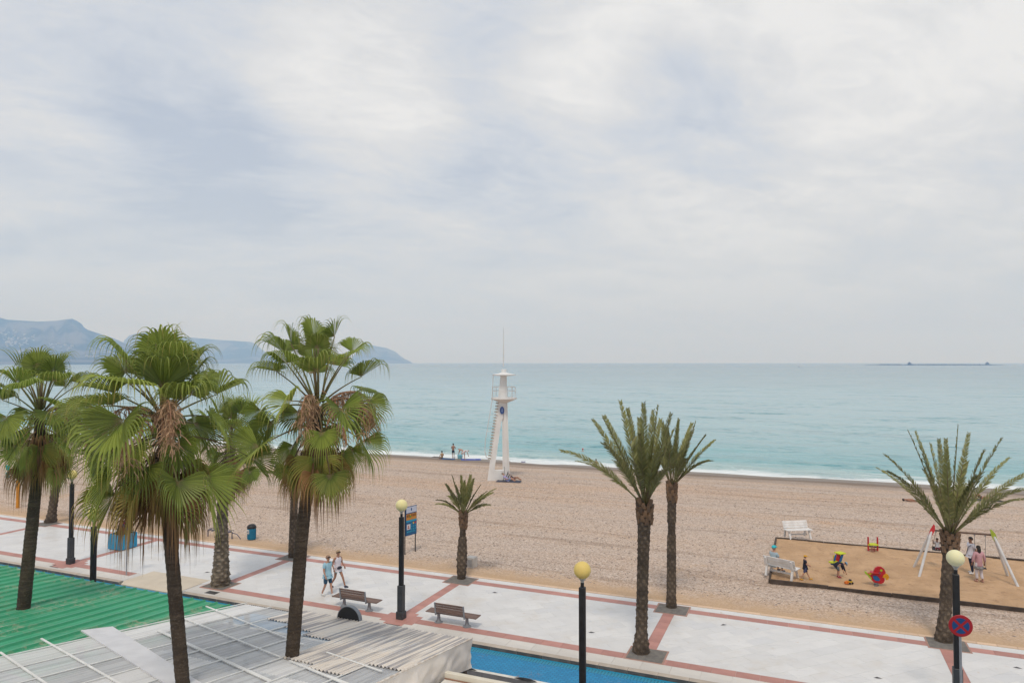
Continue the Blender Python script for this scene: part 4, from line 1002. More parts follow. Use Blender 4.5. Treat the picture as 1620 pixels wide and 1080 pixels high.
def fan_palm(label, gpt, tpts, rf, N, scale, seed, style='ring', skirt=12, stalks=4, emin=-55, only=None, leafdry=0.0, pet=1.1, midpet=1.3):
    rng = random.Random(seed); g0 = Vector(gpt); top = Vector(tpts[-1])
    root = thing('fan_palm', label, 'palm tree', g0, 0, 'fan palms along the street')
    loc = [Vector(p)-g0 for p in tpts]; C = top-g0
    trunk_mesh(loc, rf, style).build('trunk', TR_RING if style == 'ring' else TR_BOSS, root, smooth=True)
    for i in range(N):
        f = (i+.5)/N; az = i*2.39996+rng.uniform(-.25, .25)
        e0 = R(86-(86-emin)*f**.98+rng.uniform(-12, 12)); up_ = e0 > R(28)
        Lp = scale*(rng.uniform(.68, 1.15)*pet if up_ else rng.uniform(.40, midpet))*(1 if f < .72 else .85)
        Rb = scale*rng.uniform(.66, 1.02)*(.82 if f < .1 else 1)
        bend = R(rng.uniform(4, 18)) if up_ else R(rng.uniform(16, 40))
        bb = R(rng.uniform(-12, 22)) if up_ else R(rng.uniform(15, 55) if f < .7 else rng.uniform(5, 30))
        dry = .20+rng.uniform(-.08, .10)+(.32*max(0, (f-.72)/.28))+leafdry
        base = C+Vector((math.cos(az)*.10, math.sin(az)*.10, (.22-scale*(.45*f+.60*max(0, f-.5)/.5))))
        fan_leaf(rng, base, az, e0, Lp, Rb, bend, bb, dry, root, PETI if f < .75 else PETD)
    for i in range(skirt):                                    # last year's leaves hanging against the trunk
        az = i*2.39996+1.1; e0 = R(rng.uniform(-45, -68)); base = C+Vector((math.cos(az)*.13, math.sin(az)*.13, -scale*(.65+.50*rng.random())))
        fan_leaf(rng, base, az, e0, scale*rng.uniform(.40, .75), scale*rng.uniform(.75, 1.05), R(rng.uniform(10, 25)), R(rng.uniform(0, 12)), rng.uniform(.55, .9), root, PETD, NS=26)
    for i in range(stalks):
        az = rng.uniform(0, 6.28) if only is None else only[i % len(only)]+rng.uniform(-.2, .2)
        hang_stalk(rng, C+Vector((math.cos(az)*.1, math.sin(az)*.1, .0)), az, R(rng.uniform(28, 62)), scale*rng.uniform(1.3, 1.9), root)
    sp = MB(); 
    for k in range(3):
        a = rng.uniform(0, 6.28); h = scale*(1.55 if k == 0 else rng.uniform(1.0, 1.3)); lean = 0 if k == 0 else .35
        sp.tube([C+Vector((0, 0, .1)), C+Vector((math.cos(a)*lean*h*.5, math.sin(a)*lean*h*.5, .1+h*.55)), C+Vector((math.cos(a)*lean*h, math.sin(a)*lean*h, .1+h))], [.035, .028, .004], 6)
    sp.build('spear_leaf', SPEAR, root, smooth=True)
    # fibrous collar below the crown
    fm = MB()
    for i in range(420):
        az = rng.uniform(0, 6.28); z0 = -scale*rng.uniform(.55, 1.5); r0 = rng.uniform(.13, .34); p = C+Vector((math.cos(az)*r0, math.sin(az)*r0, z0)); dd = Vector((math.cos(az)*.25, math.sin(az)*.25, -1)); s2 = Vector((-math.sin(az), math.cos(az), 0))*.014
        dd = (dd+Vector((rng.gauss(0, .12), rng.gauss(0, .12), 0))).normalized(); L = rng.uniform(.3, .85); fm.add([p-s2, p+s2, p+dd*L*.6+s2*.8, p+dd*L, p+dd*L*.6-s2*.8], [(0, 1, 2, 3, 4)], 0, [rng.uniform(.62, 1)]*5)
    fm.build('fibre_collar', FAN, root)
    return root

# leaning trunks that come up through the roofs
def through(u0, v0, zf, ztop, utop, vtop, Ytop=None):
    p = on(u0, v0, zf, 2.8); Y = p.y if Ytop is None else Ytop; q = at(utop, vtop, Y); return p, q
p3, c3 = through(462, 1040, zWh, 0, 503, 645)
mid = at(478, 840, p3.y)
base3 = Vector((p3.x-(mid.x-p3.x)*.55, p3.y, 0))
fan_palm('fan palm with brown flower stalks rising through the white canopy', base3, [base3, p3, mid, c3], lambda h: .175-.035*h, 40, .98, 11, skirt=16, stalks=6, pet=1.4, midpet=1.65, only=[-.6, .1, -1.5, -.3, -1.7, .3, -.9])
Y2 = 14.3
b2, m2, c2 = at(289, 1080, Y2), at(272, 880, Y2), at(258, 662, Y2)
base2 = Vector((b2.x+.12, Y2, 0))
fan_palm('largest fan palm, its trunk standing in front of the white canopy', base2, [base2, b2, m2, c2], lambda h: .142-.015*h, 44, 1.10, 23, skirt=20, stalks=4, pet=.98, midpet=1.6, only=[-1.5, -.9, -2.2, -1.2, 2.8, -.2])
p1, c1 = through(37, 962, zG, 0, 64, 655)
m1 = at(56, 780, p1.y); base1 = Vector((p1.x-.15, p1.y, 0))
fan_palm('leftmost fan palm leaning out of the green roof', base1, [base1, p1, m1, c1], lambda h: .205-.06*h, 36, 1.02, 31, skirt=12, pet=1.25, stalks=3, only=[.2])
p7 = W(-24.75, 24.55); p7.z = 0
c7 = at(366, 700, p7.y); m7 = at(352, 800, p7.y)
fan_palm('shorter fan palm with rough bossed trunk in a paving pit', p7, [p7, m7, c7], lambda h: .40-.14*min(1, h*2.2)-.03*h+.05*max(0, .12-h)*8, 38, 1.12, 47, style='boss', skirt=8, stalks=1, emin=-66, pet=1.25, only=[1.0])
tree_pit(-24.75, 24.55)

def frond(rng, base, d0, L, bend, root, width=.40, n=60, dry=.35):
    d = Vector(d0).normalized(); pts = [Vector(base)]; K = 14; dirs = []
    for k in range(K):
        dirs.append(d.copy()); pts.append(pts[-1]+d*L/K); h = Vector((d.x, d.y, 0)); d = (d+DOWN*bend/K*(.25+1.6*k/K)*(.30+h.length)).normalized()
    dirs.append(d.copy()); hz_ = Vector((d0[0], d0[1], 0)); az = math.atan2(hz_.y, hz_.x) if hz_.length > .05 else rng.uniform(0, 6.28)
    side0 = Vector((-math.sin(az), math.cos(az), 0)); side0 = Quaternion(Vector(d0).normalized(), rng.uniform(-.7, .7)) @ side0
    mb = MB()
    for sgn in (-1, 1):
        for i in range(n):
            u = .20+.80*(i+rng.uniform(-.25, .25))/n; u = min(.995, max(.2, u)); x = u*K; k = min(K-1, int(x)); P = pts[k].lerp(pts[k+1], x-k); T = dirs[k].lerp(dirs[k+1], x-k).normalized()
            S = (side0-T*side0.dot(T)).normalized(); N = T.cross(S)
            if N.z < 0 and abs(T.z) < .9: N = -N
            l = width*min(1, (u-.14)/.22)*(1-.62*max(0, (u-.5)/.5))*rng.uniform(.85, 1.12)
            v = (T*(.85+.45*u)+S*sgn*.85+N*rng.uniform(.05, .45)).normalized(); v2 = (v+DOWN*.22+T*.1).normalized()
            wv = (T*.8-S*sgn*.3+N*rng.uniform(-.6, .6)); wv = (wv-v*wv.dot(v)).normalized()*.018
            a = dry+rng.uniform(-.15, .25); m_ = P+v*l*.55
            mb.add([P-wv*.7, P+wv*.7, m_+wv, m_-wv, m_+v2*l*.45], [(0, 1, 2, 3), (3, 2, 4)], 0, [a, a, a, a, a+.15])
    f = mb.build('feather_frond', FEATHER, root)
    MB().tube(pts, [.030-.026*k/K for k in range(K+1)], 6).build('rachis', PETI, f, smooth=True)
    return f
def boots(rng, C, r, n, root):
    mb = MB()
    for i in range(n):
        az = i*2.39996; h = -.62+.75*i/n; rr = r*(1.0 if h > -.3 else .92); p = C+Vector((math.cos(az)*rr, math.sin(az)*rr, h)); o = Vector((math.cos(az), math.sin(az), 0)); s = Vector((-math.sin(az), math.cos(az), 0))
        L = rng.uniform(.14, .24); up = Vector((0, 0, 1)); tip = p+up*L+o*.06
        mb.add([p-s*.085-up*.05, p+s*.085-up*.05, tip+s*.05, tip-s*.05, p-o*.10-s*.07, p-o*.10+s*.07, tip-o*.08+s*.04, tip-o*.08-s*.04], [(0,1,2,3), (3,2,6,7), (1,5,6,2), (4,0,3,7), (4,5,1,0)])
    mb.build('leaf_boots', mat('leaf_boot', (.21, .125, .07), (.115, .075, .048), 6, .85, .4, 30, rnd=.3), root)
def date_palm(label, g0, top, rf, spec, seed, width=.40, rt=.27, lk=1.0):
    rng = random.Random(seed); g0 = Vector(g0); root = thing('date_palm', label, 'palm tree', g0, 0, 'date palms on the promenade')
    C = Vector(top)-g0
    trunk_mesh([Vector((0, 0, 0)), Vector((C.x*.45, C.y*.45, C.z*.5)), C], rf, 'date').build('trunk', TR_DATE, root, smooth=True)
    boots(rng, C, rt, 34, root)
    spec = list(spec)+[(th+rng.uniform(-6, 6), max(-24, min(40, ps+rng.uniform(-14, 20))), L*rng.uniform(.80, .95), min(.55, bend*1.2+.05)) for th, ps, L, bend in spec[::5]]
    for th, ps, L, bend in spec:
        L *= lk; bend = min(.8, bend*1.2+.06); th, ps = R(th), R(ps)
        d = Vector((math.sin(th)*math.cos(ps), math.sin(ps), math.cos(th)*math.cos(ps)))
        frond(rng, C+Vector((d.x*.10, d.y*.10, .05)), d, L, bend, root, width*rng.uniform(.9, 1.1), dry=.38+rng.uniform(-.1, .2))
    return root
def autospec(rng, n, L, emax, bend):
    out_ = []
    for i in range(n):
        f = (i+.5)/n; az = i*2.39996; th = emax*f**.75; x = math.sin(R(th))*math.cos(az); y = math.sin(R(th))*math.sin(az); zc = math.cos(R(th))
        out_.append((math.degrees(math.atan2(x, zc)), math.degrees(math.asin(y)), L*rng.uniform(.85, 1.08)*(.8 if f < .12 else 1), bend*(.5+f)))
    return out_
rg = random.Random(2)
gA = gp(1014, 1031); tA = at(1020, 800, gA.y)
date_palm('tall thick date palm at the front of the close pair', gA, tA, lambda h: .32-.105*min(1, h*7)+.03*max(0, h-.72)/.28-.03*(1-abs(h-.45)*2)*.5,
    [(-46, 6, 3.5, .5), (-27, 14, 3.5, .25), (-24, -12, 3.6, .25), (-20, 24, 3.6, .15), (-30, -22, 3.1, .3), (-11, 10, 3.75, .1), (-8, -26, 3.2, .5), (-6, 22, 3.6, .08), (-2, -8, 3.65, .1), (2, 26, 3.3, .1), (3, -30, 2.7, .9), (6, -8, 3.6, .12), (9, 18, 3.5, .2), (12, -14, 3.5, .15), (15, 22, 3.3, .2), (20, 2, 2.9, .3), (22, -22, 2.6, .5), (-16, -32, 2.6, .6), (14, -34, 2.4, .8)], 5, .37, .28)
gB = gp(1062, 960); tB = at(1063, 770, gB.y)
date_palm('slimmer date palm just behind the thick one of the close pair', gB, tB, lambda h: .20-.025*h+.03*max(0, .1-h)*6-.03*(1 if .60 < h < .7 else 0),
    [(-18, 5, 2.5, .3), (-8, -18, 2.7, .15), (-3, 22, 2.8, .1), (4, -8, 2.8, .08), (10, 16, 2.9, .1), (16, -12, 2.9, .15), (20, 12, 2.8, .15), (26, -16, 2.6, .2), (32, 6, 2.6, .2), (36, -8, 2.6, .25), (40, -14, 2.0, .7), (-24, -14, 2.2, .4), (8, -36, 2.0, .8), (26, 28, 2.3, .4), (-12, 30, 2.3, .3)], 6, .32, .20)
gC = gp(1493, 1013); tC = at(1503, 848, gC.y)
date_palm('date palm right of the playground, in front of the swing', gC, tC, lambda h: .32-.11*min(1, h*4)-.01*h+.04*max(0, h-.8)/.2,
    [(-30, 5, 3.7, .5), (-26, -18, 3.3, .5), (-33, 20, 3.3, .45), (-19, 0, 4.1, .3), (-13, -18, 3.6, .25), (-9, 14, 3.9, .15), (-5, -6, 3.6, .15), (0, 18, 3.4, .1), (2, -5, 4.1, .05), (6, 18, 3.6, .12), (3, -26, 3.0, .5), (13, -12, 3.4, .25), (16, 8, 3.9, .2), (21, -8, 4.0, .25), (26, 20, 3.2, .4), (34, -20, 3.1, .6), (36, 6, 3.8, .4), (42, -4, 4.0, .45), (34, 28, 2.9, .6), (-22, -30, 2.6, .8)], 7, .33, .29)
gD = gp(730, 915); tD = at(733, 815, gD.y)
date_palm('short young date palm right of the information board', gD, tD, lambda h: (.20+.05*math.sin(min(1, h*1.6)*math.pi)-.05*(1 if h > .66 else 0))*(1-.05*h),
    [(-48, 6, 1.75, .9), (-24, -18, 2.2, .15), (-17, 14, 2.3, .1), (-10, -25, 2.1, .2), (-4, 8, 2.2, .1), (3, -14, 2.1, .1), (9, 20, 2.3, .1), (15, -8, 2.2, .15), (27, 12, 1.9, .3), (38, -14, 2.0, .25), (45, 8, 2.3, .3), (55, -5, 1.6, .5), (-33, 25, 1.5, .6), (2, -42, 1.5, .9)], 8, .28, .18, .82)
gE = gp(463, 881); tE = at(466, 768, gE.y)
date_palm('slender date palm half hidden behind the middle fan palm', gE, tE, lambda h: .23-.05*h, [(-50, -10, 1.9, 1.6), (-38, 15, 2.0, 1.0), (-15, 10, 2.0, .3), (4, -10, 2.1, .2), (18, 12, 2.0, .4), (-25, -25, 2.0, .8), (40, -12, 2.0, 1.0)], 9, .34, .22)
gF = gp(80, 826); tF = at(97, 722, gF.y)
date_palm('date palm with swollen foot behind the leftmost fan palm', gF, tF, lambda h: .27-.05*h+.18*max(0, .16-h)*6*.6, autospec(rg, 18, 3.2, 88, .7), 10, .42, .28)
for s_, t_ in ((-5.15, 24.5), (-5.1, 29.35), (4.7, 29.6), (-14.9, 29.4), (-24.7, 29.4), (-44.2, 29.5)): tree_pit(s_, t_)
# ------------------------------------------------------------------ people (skinned skeletons)
SK = []
def skin(name, joints, edges, m, root, sub=1, extra=None, rootj=0):
    me = bpy.data.meshes.new(name); names = list(joints); idx = {k: i for i, k in enumerate(names)}
    me.from_pydata([joints[k][0] for k in names], [(idx[a], idx[c_]) for a, c_ in edges], []); o = bpy.data.objects.new(name, me); COL.objects.link(o)
    md = o.modifiers.new('Skin', 'SKIN'); md.use_smooth_shade = True; md.branch_smoothing = .3
    sv = me.skin_vertices[0].data
    for i, k in enumerate(names):
        r = joints[k][1]; sv[i].radius = (r, r) if not hasattr(r, '__len__') else r; sv[i].use_root = (i == rootj)
    sb = o.modifiers.new('Subdivision', 'SUBSURF'); sb.levels = sub; sb.render_levels = sub
    if root is not None: setp(o, root)
    SK.append((o, m, extra)); return o
def finish_skins():
    bpy.context.view_layer.update(); dg = bpy.context.evaluated_depsgraph_get(); res = []
    for o, m, ex in SK: res.append(bpy.data.meshes.new_from_object(o.evaluated_get(dg)))
    for (o, m, ex), me in zip(SK, res):
        o.modifiers.clear(); me.name = o.name
        if ex is not None:
            bm = bmesh.new(); bm.from_mesh(me); vv = [bm.verts.new(v) for v in ex.v]
            for f in ex.f:
                try: bm.faces.new([vv[i] for i in f]).smooth = True
                except ValueError: pass
            bm.to_mesh(me); bm.free()
        me.materials.clear(); me.materials.append(m); o.data = me
def pose(kind='stand', **kw):
    J = dict(pelvis=(0, 0, .95), spine=(0, -.01, 1.14), chest=(0, .0, 1.32), neck=(0, .01, 1.49), jaw=(0, .035, 1.575), head=(0, .025, 1.66),
             sl=(-.185, 0, 1.42), sr=(.185, 0, 1.42), el=(-.235, -.02, 1.14), er=(.235, -.02, 1.14), wl=(-.245, .06, .90), wr=(.245, .06, .90),
             hl=(-.095, 0, .90), hr=(.095, 0, .90), kl=(-.10, .02, .49), kr=(.10, .02, .49), al=(-.10, -.02, .085), ar=(.10, -.02, .085), tl=(-.115, .15, .03), tr=(.115, .15, .03))
    J.update(kw); return {k: Vector(v) for k, v in J.items()}
SKIN1 = mat('skin_light', (.46, .25, .17), (.42, .22, .145), 4, .55); SKIN2 = mat('skin_tan', (.34, .17, .105), (.30, .15, .095), 4, .55)
HAIRD = mat('hair_dark', (.018, .014, .012)); HAIRG = mat('hair_grey', (.28, .24, .20)); HAIRB = mat('hair_blonde', (.36, .25, .14))
RAD = dict(pelvis=.125, spine=.118, chest=.135, neck=.052, jaw=.062, head=.088, sl=.062, sr=.062, el=.042, er=.042, wl=.028, wr=.028, hl=.088, hr=.088, kl=.056, kr=.056, al=.036, ar=.036, tl=.034, tr=.034)
BE = [('pelvis', 'spine'), ('spine', 'chest'), ('chest', 'neck'), ('neck', 'jaw'), ('jaw', 'head'), ('chest', 'sl'), ('chest', 'sr'), ('sl', 'el'), ('el', 'wl'), ('sr', 'er'), ('er', 'wr'),
      ('pelvis', 'hl'), ('pelvis', 'hr'), ('hl', 'kl'), ('kl', 'al'), ('al', 'tl'), ('hr', 'kr'), ('kr', 'ar'), ('ar', 'tr')]
def cloth(name, m): return mat(name, m, tuple(x*.85 for x in m), 5, .85, .1)
def yaw_to(d): return math.atan2(-d[0], d[1])
def hand(mb, w, e, side):
    d = (w-e).normalized(); fwd = Vector((0, 1, 0)); fwd = (fwd-d*fwd.dot(d)); fwd = fwd.normalized() if fwd.length > .1 else Vector((1, 0, 0)); ac = d.cross(fwd)*(1 if side == 'l' else -1)
    mb.tube([w-d*.01, w+d*.045, w+d*.09], [.026, .036, .034], 6)
    for i, (o, L) in enumerate(((-.027, .062), (-.009, .072), (.009, .068), (.026, .052))):
        b0 = w+d*.085+fwd*o; mb.tube([b0, b0+d*L*.55+ac*.004, b0+d*L*.85+ac*.025], [.0095, .0085, .006], 5)
    t0 = w+d*.03-fwd*.03; mb.tube([t0, t0+d*.03-fwd*.022, t0+d*.062-fwd*.028], [.011, .0095, .007], 5)
def face_bits(mb, J, sc_=1):
    up = (J['head']-J['jaw']).normalized(); f = (J.get('look') or Vector((0, 1, 0))); f = (f-up*f.dot(up)).normalized(); s = f.cross(up)
    c = J['head']; n0 = c+f*.092-up*.02
    mb.add([n0+up*.035, n0-s*.016-up*.012, n0+s*.016-up*.012, n0+f*.026-up*.008], [(0, 1, 3), (0, 3, 2), (1, 2, 3)])
    for k in (-1, 1): mb.ball(c+s*k*.092-up*.015, (.012, .02, .03), 6, 4)
    return up, f, s
def person(label, loc, yaw, J, scale=1.0, skin_m=None, top=None, bottom=None, shoes=None, hair=None, hat=None, glasses=False, sleeve=.55, leg=.85, fat=1.0, tunic=None, name='person', slim=1.0, group=None, look=None):
    """top / bottom: materials; sleeve: fraction of upper arm (1..2 = into the forearm); leg: fraction of the thigh covered (1..2 = into the shin)"""
    r0 = thing(name, label, 'person', loc, yaw, group); r0.scale = (scale,)*3; skin_m = skin_m or SKIN1
    if look: J['look'] = Vector(look)
    jj = {k: (J[k], RAD[k]*(fat if k in ('pelvis', 'spine', 'chest') else slim)) for k in RAD}
    ex = MB(); hand(ex, J['wl'], J['el'], 'l'); hand(ex, J['wr'], J['er'], 'r'); up, f, s = face_bits(ex, J)
    body = skin('body', jj, BE, skin_m, r0, 1, ex)
    c = J['head']; Mh = Matrix((s, f, up)).transposed()
    # eyes, brows and mouth
    fb = MB()
    for k in (-1, 1): fb.ball(c+f*.083+s*k*.033+up*.008, (.012, .008, .008), 6, 4)
    fb.box(-.022, .022, .078, .086, -.062, -.054, M=Matrix.Translation(c) @ Mh.to_4x4()); fb.build('facial_features', mat('feature_dark', (.06, .03, .025)), r0)
    if hair is not None: MB().ball(c+up*.008-f*.010, (.099, .106, .103), 14, 8, M=Mh @ Matrix.Rotation(R(34), 3, 'X'), lo=-8, hi=90).build('hair', hair, r0, smooth=True)
    if hat is not None:
        hb = MB(); hb.ball(c+up*.03, (.115, .122, .095), 16, 6, M=Mh, lo=-6, hi=90); Mb = Matrix.Translation(c) @ Mh.to_4x4()
        hb.add([Mb @ Vector(p) for p in ((-.10, .07, .028), (-.07, .17, .015), (0, .205, .012), (.07, .17, .015), (.10, .07, .028), (-.10, .07, .036), (-.07, .17, .023), (0, .205, .02), (.07, .17, .023), (.10, .07, .036))],
               [(4,3,2,1,0), (5,6,7,8,9), (0,1,6,5), (1,2,7,6), (2,3,8,7), (3,4,9,8)]); hb.build('cap', hat, r0, smooth=True)
    if glasses: MB().box(-.074, .074, .072, .097, -.006, .026, M=Matrix.Translation(c) @ Mh.to_4x4()).build('sunglasses', HAIRD, r0)
    def along(a, b_, q): return J[a].lerp(J[b_], q)
    if top is not None:
        g = .022; tj = {k: (J[k], RAD[k]*fat+g) for k in ('pelvis', 'spine', 'chest')}; tj['nk'] = (along('chest', 'neck', .72), .075)
        tj['pelvis'] = (J['pelvis']+(J['spine']-J['pelvis'])*.05, RAD['pelvis']*fat+.026)
        dn = (J['pelvis']-J['spine']).normalized(); tj['pelvis'] = (J['pelvis'], RAD['pelvis']*fat+.034)
        tj['hem'] = (J['pelvis']+dn*(tunic or .035), RAD['pelvis']*fat+(.05 if tunic else .022))
        te = [('pelvis', 'spine'), ('spine', 'chest'), ('chest', 'nk'), ('pelvis', 'hem')]
        for a in 'lr':
            tj['s'+a] = (J['s'+a], .084*slim)
            if sleeve > 0:
                q = min(1, sleeve); tj['m'+a] = (along('s'+a, 'e'+a, q), .066*slim); te += [('chest', 's'+a), ('s'+a, 'm'+a)]
                if sleeve > 1: tj['f'+a] = (along('e'+a, 'w'+a, sleeve-1), .046*slim); te.append(('m'+a, 'f'+a))
            else: te.append(('chest', 's'+a))
        skin('shirt', tj, te, top, r0)
    if bottom is not None:
        dn = (J['pelvis']-J['spine']).normalized()
        bj = {'seat': (J['pelvis']+dn*.015, RAD['pelvis']*fat+.014), 'waist': (J['pelvis']-dn*.10, RAD['spine']*fat+.012)}; be = [('seat', 'waist')]
        for a in 'lr':
            q0 = .16 if leg > .4 else .12; q = max(q0+.16, min(1, leg)); bj['u'+a] = (along('h'+a, 'k'+a, q0), .108*slim*min(1.1, fat)); bj['t'+a] = (along('h'+a, 'k'+a, q), (.090-.014*q)*slim+.004); be += [('seat', 'u'+a), ('u'+a, 't'+a)]
            if leg > 1: bj['s'+a] = (along('k'+a, 'a'+a, leg-1), .058); be.append(('t'+a, 's'+a))
        skin('trousers' if leg > 1 else 'shorts', bj, be, bottom, r0)
    if shoes is not None:
        for a in 'lr':
            A, T = J['a'+a], J['t'+a]; d = (T-A); d.z = 0; d = d.normalized() if d.length > .01 else Vector((0, 1, 0)); sm = MB(); Ms = Matrix((Vector((d.y, -d.x, 0)), d, Vector((0, 0, 1)))).transposed()
            cc = A.lerp(T, .5); cc = Vector((cc.x, cc.y, min(A.z, T.z)+.022))
            sm.ball(cc, (.052, .145, .05), 10, 6, M=Ms); sm.ball(A+Vector((0, 0, -.015)), (.046, .05, .05), 8, 5); sm.build('shoe', shoes, r0, smooth=True)
    return r0
# --- the couple on the promenade
sdir_ = Vector((CS, SN)); cpl = yaw_to((CS-.12, SN-.18))
man = gp(518, 942); wom = gp(534, 930)
JM = pose(kl=(-.10, .10, .50), al=(-.10, .20, .085), tl=(-.11, .36, .06), kr=(.10, -.02, .49), ar=(.10, -.24, .10), tr=(.11, -.09, .03), el=(-.25, -.10, 1.15), wl=(-.25, -.06, .90), er=(.25, .05, 1.14), wr=(.25, .16, .93))
person('man in pale blue shirt and dark shorts walking on the promenade', man, cpl, JM, 1.0, SKIN1, cloth('pale_blue_shirt', (.33, .55, .66)), cloth('denim_shorts', (.03, .085, .15)), mat('white_shoe', (.72, .72, .72)), mat('hair_cropped', (.30, .19, .13)), None, True, .72, .95, 1.12)
JW = pose(kl=(-.09, .26, .52), al=(-.09, .42, .14), tl=(-.10, .56, .12), kr=(.09, -.08, .50), ar=(.09, -.36, .14), tr=(.10, -.24, .04), el=(-.24, .02, 1.15), wl=(-.22, .20, 1.0), er=(.24, -.10, 1.15), wr=(.24, .02, .92))
wo = person('woman in white top and turquoise shorts walking beside the man', wom, cpl, JW, .97, SKIN2, cloth('white_top', (.70, .66, .72)), cloth('turquoise_shorts', (.01, .33, .35)), mat('dark_sandal', (.03, .035, .06)), HAIRB, None, True, .0, .50, 1.0)
MB().ball((.02, .15, .98), (.15, .055, .07), 12, 8).build('waist_bag', mat('dark_bag', (.03, .03, .045)), wo, smooth=True)
# --- playground people
p = gp(1274, 917, PZ); JC = pose(kl=(-.09, .14, .50), al=(-.09, .34, .10), tl=(-.10, .48, .05), kr=(.09, -.10, .50), ar=(.09, -.36, .12), tr=(.10, -.22, .04), er=(.21, .05, 1.15), wr=(.16, .26, 1.05), el=(-.21, .05, 1.15), wl=(-.10, .27, 1.05))
YEL = mat('yellow_cap', (.62, .32, .02)); NAVY = cloth('navy_cloth', (.012, .014, .03))
person('child in yellow cap and dark shirt walking in the sandbox', p, yaw_to((.97, -.15)), JC, .65, SKIN1, NAVY, cloth('striped_shorts', (.06, .07, .16)), YEL, HAIRD, YEL, False, .7, .95, 1.1)
p = gp(1326, 913, PZ)
JB = pose(pelvis=(0, -.12, .90), spine=(0, .04, 1.02), chest=(0, .22, 1.02), neck=(0, .38, .98), jaw=(0, .46, .97), head=(0, .53, 1.00), sl=(-.18, .26, .96), sr=(.18, .26, .96), el=(-.19, .34, .66), er=(.19, .36, .66), wl=(-.15, .42, .40), wr=(.14, .50, .38), hl=(-.10, -.10, .86), hr=(.10, -.10, .86), kl=(-.11, .03, .47), kr=(.11, .03, .47))
person('child in blue cap bending over to dig in the sand', p, yaw_to((.98, -.1)), JB, .66, SKIN1, NAVY, cloth('grey_shorts', (.10, .13, .15)), mat('red_shoe', (.30, .03, .05)), HAIRD, mat('light_blue_cap', (.16, .36, .56)), False, 1.6, .95, 1.1, look=(0, .5, -.8))
def sitJ(seat=.46, lean=.05, kz=None, arms=None):
    z = seat+.09; J = pose(pelvis=(0, 0, z), spine=(0, -lean*.4, z+.19), chest=(0, -lean*.6, z+.37), neck=(0, -lean*.4, z+.54), jaw=(0, .03-lean*.3, z+.62), head=(0, .02-lean*.3, z+.71), sl=(-.185, -lean*.6, z+.47), sr=(.185, -lean*.6, z+.47),
             el=(-.24, .08, z+.22), er=(.24, .08, z+.22), wl=(-.14, .27, z+.15), wr=(.14, .27, z+.15), hl=(-.10, .02, z-.02), hr=(.10, .02, z-.02), kl=(-.12, .43, z-.02), kr=(.12, .43, z-.02), al=(-.12, .42, z-.43), ar=(.12, .42, z-.43), tl=(-.13, .57, z-.49), tr=(.13, .57, z-.49))
    return J
d_ = (math.cos(R(-46)), math.sin(R(-46))); nn = (-d_[1], d_[0])
pp = wb2+Vector((-.42*d_[0]+.10*nn[0]*1, -.42*d_[1]+.10*nn[1], 0)); pp.z = .08
person('person in turquoise cap and pale shirt sitting on the white bench', pp, yaw_to((nn[0]+.5, nn[1])), sitJ(.47), .98, SKIN1, cloth('grey_patterned_shirt', (.36, .45, .50)), cloth('dark_trousers', (.03, .035, .05)), mat('dark_sandal', (.03, .035, .06)), HAIRG, mat('turquoise_cap', (.03, .48, .55)), False, .75, 1.8, 1.15)
p = gp(1537, 907, PZ); JS = pose(kl=(-.10, .05, .49), al=(-.10, .02, .085), kr=(.11, -.06, .49), ar=(.12, -.15, .085), tr=(.15, -.01, .03), er=(.235, -.06, 1.15), wr=(.21, .06, .92), el=(-.235, -.06, 1.15), wl=(-.22, .06, .92))
mt = person('man in white t-shirt and dark trousers standing under the swing bar', p, yaw_to((-.92, -.05)), JS, 1.0, mat('skin_brown', (.22, .105, .065)), cloth('white_tee', (.66, .66, .74)), cloth('navy_jeans', (.015, .02, .05)), mat('white_shoe', (.72, .72, .72)), HAIRD, None, False, .75, 1.93, 1.12)
MB().tube([(-.17, .0, 1.47), (-.02, .16, 1.28), (.17, .10, .98)], .014, 6).build('bag_strap', NAVY, mt)
p = gp(1549, 920, PZ); JP = pose(el=(-.26, -.03, 1.14), wl=(-.29, .04, .90), er=(.26, -.03, 1.14), wr=(.29, .04, .90), ar=(.12, -.10, .085), tr=(.13, .05, .03))
pk = person('woman in long pink tunic and white trousers seen from behind', p, yaw_to((.05, 1)), JP, .95, mat('skin_brown', (.22, .105, .065)), cloth('pink_tunic', (.52, .29, .32)), cloth('white_trousers', (.62, .58, .62)), mat('pink_shoe', (.45, .24, .18)), HAIRD, None, False, 1.85, 1.85, 1.12, tunic=.20)
MB().lathe([(.205, .63), (.20, .70), (.195, .77)], 18).build('lace_hem', mat('grey_lace', (.12, .13, .13), (.3, .28, .28), 20, .9), pk, smooth=True)
MB().ball((0, -.06, 1.54), (.085, .06, .17), 10, 8).build('long_hair', HAIRD, pk, smooth=True)

# --- swing set
FRW = mat('swing_white', (.62, .62, .63), (.52, .52, .52), 3, .5); BARM = mat('swing_bar', (.14, .085, .06), None, 4, .6); RP = mat('swing_red', (.55, .03, .04)); GP_ = mat('swing_green', (.33, .42, .04))
sw = thing('swing_set', 'white legged swing set with dark top bar and two seats', 'swing', W(6.9, 39.1, PZ), ANG)
zt = 2.06
for x, tp, m_ in ((-1.95, -1.25, RP), (2.0, 1.25, GP_)):
    for y in (-.92, .85): MB().tube([(x, y, -.1), (tp+(.02 if y > 0 else 0), .05*(-1 if y < 0 else 1), zt)], .058, 8).build('leg', FRW, sw)
    sg = -1 if tp < 0 else 1
    MB().prism([(-.07, -.30), (.07, -.34), (.10, .02), (.03, .22), (-.04, .28), (-.09, .0)], -.02, .02, M=Matrix.Translation((tp-.02*sg, -.11, zt+.02)) @ Matrix.Rotation(R(20*-sg), 4, 'Y')).build('ornament', m_, sw)
